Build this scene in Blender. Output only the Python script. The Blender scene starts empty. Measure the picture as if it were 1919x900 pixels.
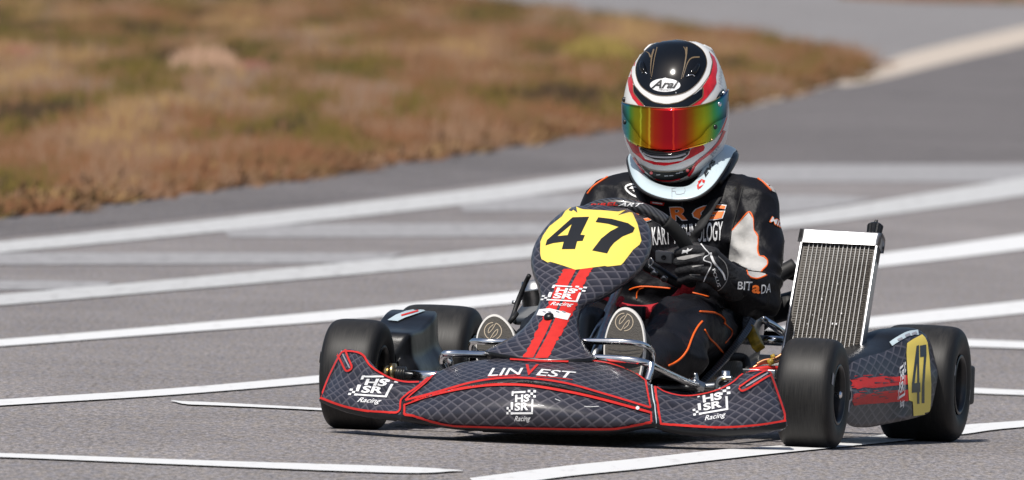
import bpy, bmesh, math, random
from mathutils import Vector, Matrix, noise, geometry, interpolate
from mathutils.bvhtree import BVHTree
random.seed(7)
S = bpy.context.scene
COL = S.collection

# ------------------------------------------------------------------ camera
F, CH, PIT, YAW, ROLL, PSI, CD = 33634.0, 1.1778, 0.0171278, -0.0043166, 0.0363538, -0.2234926, 42.0
cam = bpy.data.cameras.new('camera'); camo = bpy.data.objects.new('camera', cam); COL.objects.link(camo)
cam.sensor_width = 36; cam.lens = F / 1919 * 36; cam.clip_start = 1; cam.clip_end = 9000
camo.matrix_world = Matrix.Translation((0, -CD, CH)) @ Matrix.Rotation(-YAW, 4, 'Z') @ Matrix.Rotation(math.pi/2 - PIT, 4, 'X') @ Matrix.Rotation(ROLL, 4, 'Z')
cam.dof.use_dof = True; cam.dof.focus_distance = 41.85; cam.dof.aperture_fstop = 15
S.camera = camo
# ------------------------------------------------------------------ light
SUN = Vector((-0.27, -0.54, 1.0)).normalized()
w = bpy.data.worlds.new('World'); S.world = w; w.use_nodes = True
nt = w.node_tree; bg = nt.nodes['Background']
sky = nt.nodes.new('ShaderNodeTexSky'); sky.sky_type = 'NISHITA'; sky.sun_disc = False
sky.sun_elevation = math.asin(SUN.z); sky.sun_rotation = math.atan2(SUN.x, SUN.y)
sky.air_density = 1.0; sky.dust_density = 2.0
nt.links.new(sky.outputs[0], bg.inputs[0]); bg.inputs[1].default_value = 0.088
sl = bpy.data.lights.new('sun', 'SUN'); sl.energy = 4.15; sl.angle = math.radians(0.53); sl.color = (1, .955, .89)
so = bpy.data.objects.new('sun', sl); COL.objects.link(so); so.rotation_euler = SUN.to_track_quat('Z', 'Y').to_euler()
S.view_settings.view_transform = 'Standard'; S.view_settings.look = 'None'; S.view_settings.gamma = 1
S.view_settings.use_curve_mapping = False; S.view_settings.exposure = 0.0

# ------------------------------------------------------------------ pixel measurements -> points of the place
CP, SP, CY, SY, CR, SR = math.cos(PIT), math.sin(PIT), math.cos(YAW), math.sin(YAW), math.cos(ROLL), math.sin(ROLL)
CK, SK = math.cos(PSI), math.sin(PSI)
def ray_w(px, py):
    a, b = px - 959.5, py - 450
    u, v = CR*a + SR*b, -SR*a + CR*b
    x, yy, zz = u/F, 1.0, -v/F
    y, z = CP*yy + SP*zz, -SP*yy + CP*zz
    return Vector((CY*x + SY*y, -SY*x + CY*y, z))
def w2k(p): return Vector((CK*p.x + SK*p.y, -SK*p.x + CK*p.y, p.z))
def k2w(p): return Vector((CK*p.x - SK*p.y, SK*p.x + CK*p.y, p.z))
CAMK = w2k(Vector((0, -CD, CH)))
def ray_k(px, py): return w2k(ray_w(px, py))
def U(px, py, Y):                      # point of the kart frame at depth Y (Y runs rearwards from the front axle)
    d = ray_k(px, py); return CAMK + d * ((Y - CAMK.y) / d.y)
def UX(px, py, X):
    d = ray_k(px, py); return CAMK + d * ((X - CAMK.x) / d.x)
def G(px, py, z=0.0):                  # point on the ground
    d = ray_w(px, py); return Vector((0, -CD, CH)) + d * ((z - CH) / d.z)

# ------------------------------------------------------------------ materials
def mat(name, col, rough=.5, metal=0., coat=0., var=0., vscale=20., bump=0., bscale=60., spec=.5, sheen=0., detail=4):
    m = bpy.data.materials.new(name); m.use_nodes = True
    n, l = m.node_tree.nodes, m.node_tree.links
    b = n['Principled BSDF']
    b.inputs['Base Color'].default_value = (*col, 1); b.inputs['Roughness'].default_value = rough
    b.inputs['Metallic'].default_value = metal; b.inputs['Coat Weight'].default_value = coat
    b.inputs['Coat Roughness'].default_value = .08; b.inputs['Specular IOR Level'].default_value = spec
    b.inputs['Sheen Weight'].default_value = sheen
    if var or bump:
        tc = n.new('ShaderNodeTexCoord')
    if var:
        nz = n.new('ShaderNodeTexNoise'); nz.inputs['Scale'].default_value = vscale; nz.inputs['Detail'].default_value = detail
        l.new(tc.outputs['Object'], nz.inputs['Vector'])
        mr = n.new('ShaderNodeMapRange'); mr.inputs['From Min'].default_value = .3; mr.inputs['From Max'].default_value = .7
        mr.inputs['To Min'].default_value = 1 - var; mr.inputs['To Max'].default_value = 1 + var
        l.new(nz.outputs['Fac'], mr.inputs['Value'])
        hs = n.new('ShaderNodeHueSaturation'); hs.inputs['Color'].default_value = (*col, 1)
        l.new(mr.outputs[0], hs.inputs['Value']); l.new(hs.outputs[0], b.inputs['Base Color'])
        mr2 = n.new('ShaderNodeMapRange'); mr2.inputs['To Min'].default_value = max(.02, rough*(1-var)); mr2.inputs['To Max'].default_value = min(1, rough*(1+var))
        l.new(nz.outputs['Fac'], mr2.inputs['Value']); l.new(mr2.outputs[0], b.inputs['Roughness'])
    if bump:
        nb = n.new('ShaderNodeTexNoise'); nb.inputs['Scale'].default_value = bscale; nb.inputs['Detail'].default_value = 5
        l.new(tc.outputs['Object'], nb.inputs['Vector'])
        bp = n.new('ShaderNodeBump'); bp.inputs['Strength'].default_value = bump; bp.inputs['Distance'].default_value = .01
        l.new(nb.outputs['Fac'], bp.inputs['Height']); l.new(bp.outputs[0], b.inputs['Normal'])
    return m

def math_node(n, l, op, a, b=None):
    q = n.new('ShaderNodeMath'); q.operation = op
    for i, v in enumerate((a, b)):
        if v is None: continue
        if isinstance(v, (int, float)): q.inputs[i].default_value = v
        else: l.new(v, q.inputs[i])
    return q.outputs[0]

def net_material(name, cw, ch, cell, line, rough=.32):
    """flat print of a diamond net (snake-skin wrap) laid out in metres of UV"""
    m = mat(name, cell, rough, coat=.2, spec=.35)
    n, l = m.node_tree.nodes, m.node_tree.links; b = n['Principled BSDF']
    tc = n.new('ShaderNodeTexCoord'); sx = n.new('ShaderNodeSeparateXYZ'); l.new(tc.outputs['UV'], sx.inputs[0])
    nz = n.new('ShaderNodeTexNoise'); nz.inputs['Scale'].default_value = 9; l.new(tc.outputs['UV'], nz.inputs['Vector'])
    wob = math_node(n, l, 'MULTIPLY', math_node(n, l, 'SUBTRACT', nz.outputs['Fac'], .5), .35)
    a = math_node(n, l, 'ADD', math_node(n, l, 'DIVIDE', sx.outputs[0], cw), wob)
    c = math_node(n, l, 'DIVIDE', sx.outputs[1], ch)
    p = math_node(n, l, 'ADD', a, c); q = math_node(n, l, 'SUBTRACT', a, c)
    dist = []
    fr = []
    for s in (p, q):
        f = math_node(n, l, 'FRACT', s); fr.append(f)
        dist.append(math_node(n, l, 'SUBTRACT', .5, math_node(n, l, 'ABSOLUTE', math_node(n, l, 'SUBTRACT', f, .5))))
    dm = math_node(n, l, 'MINIMUM', dist[0], dist[1])
    ramp = n.new('ShaderNodeMapRange'); ramp.interpolation_type = 'SMOOTHSTEP'
    ramp.inputs['From Min'].default_value = .04; ramp.inputs['From Max'].default_value = .14
    ramp.inputs['To Min'].default_value = 1; ramp.inputs['To Max'].default_value = 0
    l.new(dm, ramp.inputs['Value'])
    # printed shading inside each scale: paler to one corner
    g = math_node(n, l, 'MULTIPLY', math_node(n, l, 'SUBTRACT', fr[0], fr[1]), .5)
    gr = n.new('ShaderNodeMapRange'); gr.inputs['From Min'].default_value = -.45; gr.inputs['From Max'].default_value = .45
    l.new(g, gr.inputs['Value'])
    m1 = n.new('ShaderNodeMix'); m1.data_type = 'RGBA'
    m1.inputs['A'].default_value = (cell[0]*.55, cell[1]*.55, cell[2]*.6, 1); m1.inputs['B'].default_value = (cell[0]*1.5, cell[1]*1.5, cell[2]*1.55, 1)
    l.new(gr.outputs[0], m1.inputs['Factor'])
    m2 = n.new('ShaderNodeMix'); m2.data_type = 'RGBA'; m2.inputs['B'].default_value = (*line, 1)
    l.new(m1.outputs['Result'], m2.inputs['A']); l.new(ramp.outputs[0], m2.inputs['Factor'])
    l.new(m2.outputs['Result'], b.inputs['Base Color'])
    return m

M = {}
M['net'] = net_material('snakeskin_wrap', .036, .031, (.030, .030, .039), (.092, .087, .102))
M['netside'] = net_material('snakeskin_wrap_side', .062, .032, (.024, .024, .030), (.085, .080, .093), .45)
M['blackplastic'] = mat('black_plastic', (.009, .0095, .011), .36, spec=.35, var=.25, vscale=40, bump=.05, bscale=300)
M['mattblack'] = mat('matt_black', (.010, .010, .011), .6, var=.2)
M['rimblack'] = mat('black_anodised', (.012, .013, .015), .33, metal=.0, spec=.6)
M['chrome'] = mat('chrome', (.86, .87, .88), .16, metal=1, var=.15, vscale=30)
M['steel'] = mat('brushed_steel', (.42, .43, .44), .3, metal=1, var=.2, vscale=60)
M['alu'] = mat('bare_aluminium', (.55, .55, .56), .36, metal=1, var=.18, vscale=35)
M['brass'] = mat('brass', (.55, .42, .22), .3, metal=1)
M['copper'] = mat('copper', (.60, .28, .14), .35, metal=1)
M['gold'] = mat('dull_yellow_cast', (.42, .27, .03), .45, var=.5, vscale=60)
M['red'] = mat('red_print', (.60, .030, .024), .48, spec=.25, var=.08, vscale=50)
M['redsuede'] = mat('red_suede', (.45, .012, .022), .8, bump=.3, bscale=180)
M['yellow'] = mat('yellow_plate', (.90, .69, .13), .45, spec=.3)
M['white'] = mat('white_print', (.80, .80, .80), .4)
M['blackprint'] = mat('black_print', (.014, .014, .015), .4, coat=.2)
M['greyprint'] = mat('grey_print', (.30, .30, .33), .4)
M['goldprint'] = mat('gold_pinstripe', (.17, .12, .065), .35, coat=.5)
M['helmwhite'] = mat('helmet_white', (.80, .79, .77), .22, coat=.15, spec=.35)
M['helmblack'] = mat('helmet_black', (.005, .006, .008), .09, coat=0, spec=.45)
M['helmred'] = mat('helmet_red', (.64, .020, .030), .22, coat=.15, spec=.35, var=.25, vscale=45)
M['chinblack'] = mat('chin_black', (.008, .008, .009), .5, spec=.15)
M['brace'] = mat('brace_white', (.56, .67, .71), .3, coat=.3)
M['suit'] = mat('black_suit_cloth', (.0062, .0062, .0085), .52, var=.3, vscale=14, bump=.3, bscale=48, spec=.24)
M['pants'] = mat('black_trouser_cloth', (.009, .009, .012), .52, var=.3, vscale=16, bump=.3, bscale=40, spec=.25)
M['suitgrey'] = mat('grey_suit_cloth', (.47, .46, .44), .7, var=.08, vscale=40, bump=.3, bscale=45)
M['orange'] = mat('orange_piping', (.85, .13, .012), .5)
M['orangepatch'] = mat('orange_embroidery', (.98, .19, .018), .6)
M['glove'] = mat('black_glove', (.011, .011, .013), .65, bump=.3, bscale=160)
M['glovegrey'] = mat('glove_grey', (.32, .31, .30), .7)
M['sole'] = mat('shoe_sole', (.062, .056, .048), .75, var=.25, vscale=60, bump=.3, bscale=260)
M['soleedge'] = mat('shoe_sole_edge', (.62, .60, .57), .6, var=.1)
M['soleline'] = mat('sole_emblem', (.42, .34, .24), .6)
M['strap'] = mat('black_webbing', (.018, .018, .019), .75)
M['tank'] = mat('dark_tank', (.035, .035, .036), .42, var=.2)
M['asphaltgap'] = mat('radiator_core', (.07, .064, .058), .5, metal=.4, var=.5, vscale=220)

# tyre rubber: streaks along the rolling direction
def tyre_mat():
    m = mat('scrubbed_slick_rubber', (.02, .02, .02), .5, spec=.35)
    n, l = m.node_tree.nodes, m.node_tree.links; b = n['Principled BSDF']
    tc = n.new('ShaderNodeTexCoord'); mp = n.new('ShaderNodeMapping'); mp.inputs['Scale'].default_value = (420, 5, 1)
    l.new(tc.outputs['UV'], mp.inputs[0])
    nz = n.new('ShaderNodeTexNoise'); nz.inputs['Scale'].default_value = 1; nz.inputs['Detail'].default_value = 5; l.new(mp.outputs[0], nz.inputs['Vector'])
    sx = n.new('ShaderNodeSeparateXYZ'); l.new(tc.outputs['UV'], sx.inputs[0])
    # scrubbed tread band is greyer than the sidewall
    tread = n.new('ShaderNodeMapRange'); tread.inputs['From Min'].default_value = 1.0; tread.inputs['From Max'].default_value = .72
    l.new(math_node(n, l, 'ABSOLUTE', sx.outputs[0]), tread.inputs['Value'])
    mp.inputs['Scale'].default_value = (34, 2.6, 1)
    cr = n.new('ShaderNodeMapRange'); cr.inputs['From Min'].default_value = .3; cr.inputs['From Max'].default_value = .75
    l.new(nz.outputs['Fac'], cr.inputs['Value'])
    mx = n.new('ShaderNodeMix'); mx.data_type = 'RGBA'; mx.inputs['A'].default_value = (.010, .0098, .0097, 1); mx.inputs['B'].default_value = (.033, .031, .029, 1)
    l.new(cr.outputs[0], mx.inputs['Factor'])
    m2 = n.new('ShaderNodeMix'); m2.data_type = 'RGBA'; m2.inputs['A'].default_value = (.0065, .0065, .0075, 1)
    l.new(tread.outputs[0], m2.inputs['Factor']); l.new(mx.outputs['Result'], m2.inputs['B']); l.new(m2.outputs['Result'], b.inputs['Base Color'])
    rr = n.new('ShaderNodeMapRange'); rr.inputs['To Min'].default_value = .42; rr.inputs['To Max'].default_value = .62
    l.new(nz.outputs['Fac'], rr.inputs['Value']); l.new(rr.outputs[0], b.inputs['Roughness'])
    return m
M['tyre'] = tyre_mat()

def visor_mat():
    """mirror coating whose film colours are painted from blue at the sides through green and gold to red in the middle, with bright reflection streaks painted in"""
    m = mat('mirror_visor', (.5, .05, .02), .05, metal=1)
    n, l = m.node_tree.nodes, m.node_tree.links; b = n['Principled BSDF']
    tc = n.new('ShaderNodeTexCoord'); sx = n.new('ShaderNodeSeparateXYZ'); l.new(tc.outputs['UV'], sx.inputs[0])
    nz = n.new('ShaderNodeTexNoise'); nz.inputs['Scale'].default_value = 6; l.new(tc.outputs['UV'], nz.inputs['Vector'])
    x = math_node(n, l, 'ADD', sx.outputs[0], math_node(n, l, 'MULTIPLY', math_node(n, l, 'SUBTRACT', nz.outputs['Fac'], .5), .018))
    cr = n.new('ShaderNodeValToRGB'); e = cr.color_ramp.elements
    stops = [(0, (.03, .10, .22)), (.03, (.02, .20, .28)), (.06, (.04, .34, .30)), (.085, (.12, .34, .05)), (.125, (.36, .32, .02)), (.17, (.40, .30, .012)), (.18, (.85, .66, .05)), (.192, (.34, .22, .01)),  # the narrow bright stops are reflection streaks painted into the coating
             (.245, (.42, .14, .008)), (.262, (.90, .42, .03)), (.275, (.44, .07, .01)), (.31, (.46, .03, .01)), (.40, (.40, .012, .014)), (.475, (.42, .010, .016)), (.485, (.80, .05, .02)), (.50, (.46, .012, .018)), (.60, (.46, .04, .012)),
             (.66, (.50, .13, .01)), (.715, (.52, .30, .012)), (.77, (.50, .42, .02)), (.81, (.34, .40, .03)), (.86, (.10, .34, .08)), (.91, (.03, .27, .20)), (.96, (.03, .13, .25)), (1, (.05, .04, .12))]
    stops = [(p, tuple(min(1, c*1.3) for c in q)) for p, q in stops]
    e[0].position, e[0].color = stops[0][0], (*stops[0][1], 1); e[1].position, e[1].color = 1, (*stops[-1][1], 1)
    for p, c in stops[1:-1]:
        k = e.new(p); k.color = (*c, 1)
    l.new(x, cr.inputs[0]); l.new(cr.outputs[0], b.inputs['Base Color'])
    return m
M['visor'] = visor_mat()

def carbon_mat():
    m = mat('carbon_fibre', (.02, .02, .022), .3, coat=.6)
    n, l = m.node_tree.nodes, m.node_tree.links; b = n['Principled BSDF']
    tc = n.new('ShaderNodeTexCoord'); wv = n.new('ShaderNodeTexWave'); wv.inputs['Scale'].default_value = 45; wv.inputs['Distortion'].default_value = 1.5
    wv.bands_direction = 'DIAGONAL'; l.new(tc.outputs['Object'], wv.inputs['Vector'])
    mx = n.new('ShaderNodeMix'); mx.data_type = 'RGBA'; mx.inputs['A'].default_value = (.014, .014, .015, 1); mx.inputs['B'].default_value = (.085, .085, .09, 1)
    l.new(wv.outputs['Fac'], mx.inputs['Factor']); l.new(mx.outputs['Result'], b.inputs['Base Color'])
    return m
M['carbon'] = carbon_mat()

def asphalt_mat(name, base, tint=1.0):
    m = mat(name, base, .85)
    n, l = m.node_tree.nodes, m.node_tree.links; b = n['Principled BSDF']
    b.inputs['Specular IOR Level'].default_value = .25
    tc = n.new('ShaderNodeTexCoord')
    def nz(scale, det, sc=(1, 1, 1), rough=.6):
        mp = n.new('ShaderNodeMapping'); mp.inputs['Scale'].default_value = sc; l.new(tc.outputs['Object'], mp.inputs[0])
        q = n.new('ShaderNodeTexNoise'); q.inputs['Scale'].default_value = scale; q.inputs['Detail'].default_value = det; q.inputs['Roughness'].default_value = rough
        l.new(mp.outputs[0], q.inputs['Vector']); return q.outputs['Fac']
    def rng(v, a, c, lo, hi):
        r = n.new('ShaderNodeMapRange'); r.inputs['From Min'].default_value = a; r.inputs['From Max'].default_value = c
        r.inputs['To Min'].default_value = lo; r.inputs['To Max'].default_value = hi; l.new(v, r.inputs['Value']); return r.outputs[0]
    big = rng(nz(.35, 5, (1, .5, 1)), .3, .7, .86, 1.12)
    mid = rng(nz(3.0, 4, (1, .35, 1)), .3, .7, .90, 1.10)
    grain = rng(nz(75, 3, (1, .16, 1), .75), .28, .72, .38, 1.62)
    fine = rng(nz(190, 2, (1, .10, 1), .7), .28, .72, .70, 1.30)
    v = math_node(n, l, 'MULTIPLY', math_node(n, l, 'MULTIPLY', big, mid), math_node(n, l, 'MULTIPLY', grain, fine))
    hs = n.new('ShaderNodeHueSaturation'); l.new(v, hs.inputs['Value'])
    cn = nz(40, 3, (1, .1, 1)); mx = n.new('ShaderNodeMix'); mx.data_type = 'RGBA'
    mx.inputs['A'].default_value = (base[0]*.97, base[1]*.98, base[2]*1.04, 1); mx.inputs['B'].default_value = (base[0]*1.05, base[1]*1.0, base[2]*.93, 1)
    l.new(rng(cn, .35, .65, 0, 1), mx.inputs['Factor']); l.new(mx.outputs['Result'], hs.inputs['Color'])
    l.new(hs.outputs[0], b.inputs['Base Color'])
    bp = n.new('ShaderNodeBump'); bp.inputs['Strength'].default_value = .35; bp.inputs['Distance'].default_value = .004
    l.new(nz(120, 3), bp.inputs['Height']); l.new(bp.outputs[0], b.inputs['Normal'])
    return m
M['asphalt'] = asphalt_mat('worn_asphalt', (.232, .217, .214))
M['asphaltdark'] = asphalt_mat('darker_asphalt', (.152, .142, .142))
M['asphaltpale'] = asphalt_mat('pale_asphalt', (.24, .232, .232))
def paint_mat(name, col, lo, wear):
    m = mat(name, col, .7)
    n, l = m.node_tree.nodes, m.node_tree.links; b = n['Principled BSDF']
    tc = n.new('ShaderNodeTexCoord'); mp = n.new('ShaderNodeMapping'); mp.inputs['Scale'].default_value = (18, 2.2, 1); l.new(tc.outputs['Object'], mp.inputs[0])
    q = n.new('ShaderNodeTexNoise'); q.inputs['Scale'].default_value = 1; q.inputs['Detail'].default_value = 6; q.inputs['Roughness'].default_value = .7; l.new(mp.outputs[0], q.inputs['Vector'])
    r = n.new('ShaderNodeMapRange'); r.inputs['From Min'].default_value = wear; r.inputs['From Max'].default_value = wear + .22; l.new(q.outputs['Fac'], r.inputs['Value'])
    mx = n.new('ShaderNodeMix'); mx.data_type = 'RGBA'; mx.inputs['A'].default_value = (*col, 1); mx.inputs['B'].default_value = (*lo, 1)
    l.new(r.outputs[0], mx.inputs['Factor']); l.new(mx.outputs['Result'], b.inputs['Base Color'])
    return m
M['line'] = paint_mat('fresh_road_paint', (.74, .74, .735), (.50, .49, .48), .56)
M['lineold'] = paint_mat('white_road_paint', (.55, .55, .545), (.36, .35, .345), .50)
M['linefaint'] = paint_mat('worn_road_paint', (.36, .35, .352), (.25, .24, .24), .46)
M['kerb'] = paint_mat('pale_kerb_paint', (.56, .48, .40), (.42, .35, .29), .5)

# ------------------------------------------------------------------ object helpers
ORG = {}; BV = {}; SN = {}
def origin(o):
    while o:
        if o.name in ORG: return ORG[o.name]
        o = o.parent
    return Vector()
def tag(o, label=None, cat=None, kind=None, group=None):
    if label: o['label'] = label
    if cat: o['category'] = cat
    if kind: o['kind'] = kind
    if group: o['group'] = group
    return o
def empty(name, loc=(0, 0, 0), parent=None):
    o = bpy.data.objects.new(name, None); COL.objects.link(o); o.location = loc; o.parent = parent; o.empty_display_size = .1
    return o
def new(name, V, Fc, m, parent=None, smooth=True, fm=None, uv=None, solid=0, bevel=0, bvh=False, org=None, sub=0):
    """one mesh object; V in kart coordinates (world coordinates when there is no kart above it)"""
    me = bpy.data.meshes.new(name)
    if org is None: org = origin(parent)
    me.from_pydata([tuple(Vector(v) - org) for v in V], [], Fc)
    for q in (m if isinstance(m, list) else [m]): me.materials.append(q)
    if fm: me.polygons.foreach_set('material_index', fm)
    if smooth: me.polygons.foreach_set('use_smooth', [True]*len(me.polygons))
    if uv:
        L = me.uv_layers.new(name='UVMap')
        for lp in me.loops: L.data[lp.index].uv = uv[lp.vertex_index]
    me.update()
    o = bpy.data.objects.new(name, me); COL.objects.link(o); o.parent = parent
    if bevel:
        b = o.modifiers.new('bevel', 'BEVEL'); b.width = bevel; b.segments = 3; b.limit_method = 'ANGLE'
        me.polygons.foreach_set('use_smooth', [True]*len(me.polygons)); me.set_sharp_from_angle(angle=math.radians(50)) if not bevel else None
    if solid:
        s = o.modifiers.new('solid', 'SOLIDIFY'); s.thickness = solid; s.offset = -1
    if sub:
        s = o.modifiers.new('sub', 'SUBSURF'); s.levels = sub; s.render_levels = sub
    if bvh:
        BV[o] = BVHTree.FromPolygons([Vector(v) for v in V], Fc)
        SN[o] = ([Vector(v) for v in V], Fc, [v.normal.copy() for v in me.vertices])
    return o
def cr_(p0, p1, p2, p3, t):
    return .5*((2*p1) + (-p0 + p2)*t + (2*p0 - 5*p1 + 4*p2 - p3)*t*t + (-p0 + 3*p1 - 3*p2 + p3)*t**3)
def spline(P, n, closed=False):
    """n samples per span through the control points"""
    P = [Vector(p) for p in P]; k = len(P); out = []
    spans = k if closed else k - 1
    for i in range(spans):
        g = (lambda j: P[j % k]) if closed else (lambda j: P[j] if 0 <= j < k else (2*P[0] - P[1] if j < 0 else 2*P[-1] - P[-2]))
        for s in range(n): out.append(cr_(g(i-1), g(i), g(i+1), g(i+2), s/n))
    if not closed: out.append(P[-1].copy())
    return out
def loft(name, rows, m, parent, nu=5, nv=5, flip=False, uvs=True, closed_u=False, fmrow=None, **kw):
    R = [spline(r, nu, closed_u) for r in rows]
    cols = len(R[0]); W = [spline([R[i][j] for i in range(len(R))], nv) for j in range(cols)]
    nr = len(W[0]); V = [W[j][i] for i in range(nr) for j in range(cols)]
    Fc, fm = [], []
    jc = cols if closed_u else cols - 1
    for i in range(nr - 1):
        for j in range(jc):
            j2 = (j + 1) % cols
            q = (i*cols + j, i*cols + j2, (i+1)*cols + j2, (i+1)*cols + j)
            Fc.append(q[::-1] if flip else q)
            if fmrow: fm.append(fmrow[min(i // nv, len(fmrow)-1)])
    uv = None
    if uvs:
        uv = [None]*len(V)
        midr = nr // 2; ua = [0.]
        for j in range(1, cols): ua.append(ua[-1] + (W[j][midr] - W[j-1][midr]).length)
        for j in range(cols):
            va = 0.
            for i in range(nr):
                if i: va += (W[j][i] - W[j][i-1]).length
                uv[i*cols + j] = (ua[j] - ua[cols//2], va)
    return new(name, V, Fc, m, parent, uv=uv, fm=fm or None, **kw)
def frames(P, closed=False):
    T = []
    for i in range(len(P)):
        a = P[i-1] if (i or closed) else P[0]; b = P[(i+1) % len(P)] if (i < len(P)-1 or closed) else P[-1]
        T.append((b - a).normalized())
    n = T[0].orthogonal().normalized(); N = []
    for t in T:
        n = (n - t*n.dot(t)).normalized(); N.append(n)
    return T, N
def tube_data(P, r, seg=10, closed=False, caps=True):
    P = [Vector(p) for p in P]; T, N = frames(P, closed); V, Fc = [], []
    rr = r if isinstance(r, (list, tuple)) else [r]*len(P)
    for i, p in enumerate(P):
        b = T[i].cross(N[i])
        for k in range(seg):
            a = 2*math.pi*k/seg; V.append(p + (N[i]*math.cos(a) + b*math.sin(a))*rr[i])
    L = len(P) if closed else len(P) - 1
    for i in range(L):
        for k in range(seg):
            k2 = (k+1) % seg; i2 = (i+1) % len(P)
            Fc.append((i*seg+k, i*seg+k2, i2*seg+k2, i2*seg+k))
    if caps and not closed:
        Fc.append(tuple(range(seg))[::-1]); Fc.append(tuple((len(P)-1)*seg + k for k in range(seg)))
    return V, Fc
def tube(name, P, r, m, parent, seg=10, n=6, closed=False, **kw):
    if n > 1: P = spline(P, n, closed)
    V, Fc = tube_data(P, r, seg, closed); return new(name, V, Fc, m, parent, **kw)
def lathe_data(prof, c, ax, seg=48):
    """prof: list of (axial, radius) about the axis ax through c"""
    c, ax = Vector(c), Vector(ax).normalized(); n = ax.orthogonal().normalized(); b = ax.cross(n); V, Fc = [], []
    for a, r in prof:
        for k in range(seg):
            t = 2*math.pi*k/seg; V.append(c + ax*a + (n*math.cos(t) + b*math.sin(t))*r)
    for i in range(len(prof)-1):
        for k in range(seg):
            k2 = (k+1) % seg; Fc.append((i*seg+k, i*seg+k2, (i+1)*seg+k2, (i+1)*seg+k))
    return V, Fc
def lathe(name, prof, c, ax, m, parent, seg=32, **kw):
    V, Fc = lathe_data(prof, c, ax, seg); return new(name, V, Fc, m, parent, **kw)
def box_data(c, ex, ey, ez):
    c, ex, ey, ez = map(Vector, (c, ex, ey, ez)); V = [c + ex*a + ey*b + ez*d for a in (-1, 1) for b in (-1, 1) for d in (-1, 1)]
    return V, [(0, 1, 3, 2), (4, 6, 7, 5), (0, 4, 5, 1), (2, 3, 7, 6), (0, 2, 6, 4), (1, 5, 7, 3)]
def box(name, c, ex, ey, ez, m, parent, bevel=.004, **kw):
    V, Fc = box_data(c, ex, ey, ez); return new(name, V, Fc, m, parent, bevel=bevel, smooth=False, **kw)
def merge(*parts):
    V, Fc = [], []
    for v, f in parts:
        o = len(V); V += list(v); Fc += [tuple(i + o for i in q) for q in f]
    return V, Fc
def hull(spheres, seg=10):
    """convex hull round a list of (centre, radius[, (sx,sy,sz)])"""
    bm = bmesh.new()
    for s in spheres:
        c, r = Vector(s[0]), s[1]; k = s[2] if len(s) > 2 else (1, 1, 1)
        for i in range(1, seg):
            for j in range(2*seg):
                a, b = math.pi*i/seg, math.pi*j/seg
                bm.verts.new(c + Vector((math.sin(a)*math.cos(b)*k[0], math.sin(a)*math.sin(b)*k[1], math.cos(a)*k[2]))*r)
        bm.verts.new(c + Vector((0, 0, r*k[2]))); bm.verts.new(c - Vector((0, 0, r*k[2])))
    g = bmesh.ops.convex_hull(bm, input=bm.verts[:])
    bmesh.ops.delete(bm, geom=[v for v in g['geom_interior'] if isinstance(v, bmesh.types.BMVert)], context='VERTS')
    bm.verts.index_update(); V = [v.co.copy() for v in bm.verts]; Fc = [tuple(v.index for v in f.verts) for f in bm.faces]; bm.free()
    return V, Fc
def fuse(parts, voxel, smooth=6, fac=.5):
    """one continuous skin over overlapping volumes"""
    V, Fc = merge(*parts); me = bpy.data.meshes.new('tmp'); me.from_pydata([tuple(v) for v in V], [], Fc)
    o = bpy.data.objects.new('tmp', me); COL.objects.link(o)
    r = o.modifiers.new('r', 'REMESH'); r.mode = 'VOXEL'; r.voxel_size = voxel
    s = o.modifiers.new('s', 'SMOOTH'); s.factor = fac; s.iterations = smooth
    dg = bpy.context.evaluated_depsgraph_get(); e = o.evaluated_get(dg); q = e.to_mesh()
    V = [v.co.copy() for v in q.vertices]; N = [v.normal.copy() for v in q.vertices]; Fc = [tuple(p.vertices) for p in q.polygons]
    e.to_mesh_clear(); bpy.data.objects.remove(o); bpy.data.meshes.remove(me)
    return V, Fc, N

# ------------------------------------------------------------------ flat print laid on real surfaces
def cast(px, py, targets):
    d = ray_k(px, py).normalized(); best = None
    for t in targets:
        h = BV[t].ray_cast(CAMK, d)
        if h[0] is not None and (best is None or h[3] < best[2]): best = (h[0], h[1], h[3])
    if best and best[1].dot(d) > 0: best = (best[0], -best[1], best[2])
    return best
def soft_normal(px, py, targets, away):
    d = ray_k(px, py).normalized(); best = None
    for t in targets:
        h = BV[t].ray_cast(CAMK, d)
        if h[0] is not None and (best is None or h[3] < best[0]): best = (h[3], t, h[2], h[0])
    V, Fc, N = SN[best[1]]; ids = Fc[best[2]]; ws = interpolate.poly_3d_calc([V[i] for i in ids], best[3])
    n = Vector()
    for i, w_ in zip(ids, ws): n += N[i]*w_
    n.normalize()
    return -n if n.dot(away) < 0 else n
def poly2d(loops):
    """fill outlines (holes by nesting) -> triangles"""
    ve = [[Vector((x, y, 0)) for x, y in lp] for lp in loops]
    tri = geometry.tessellate_polygon(ve); V = [(v.x, v.y) for lp in ve for v in lp]
    return V, [tuple(t) for t in tri]
def text2d(s, bold=0., shear=0., spacing=1.):
    c = bpy.data.curves.new('t', 'FONT'); c.body = s; c.offset = bold; c.shear = shear; c.space_character = spacing; c.resolution_u = 3
    o = bpy.data.objects.new('t', c); COL.objects.link(o); dg = bpy.context.evaluated_depsgraph_get(); e = o.evaluated_get(dg); q = e.to_mesh()
    V = [(v.co.x, v.co.y) for v in q.vertices]; Fc = [tuple(p.vertices) for p in q.polygons]; e.to_mesh_clear()
    bpy.data.objects.remove(o); bpy.data.curves.remove(c)
    x0, x1 = min(v[0] for v in V), max(v[0] for v in V); y0, y1 = min(v[1] for v in V), max(v[1] for v in V)
    return [((x-x0)/(x1-x0), (y-y0)/(y1-y0)) for x, y in V], Fc
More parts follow.
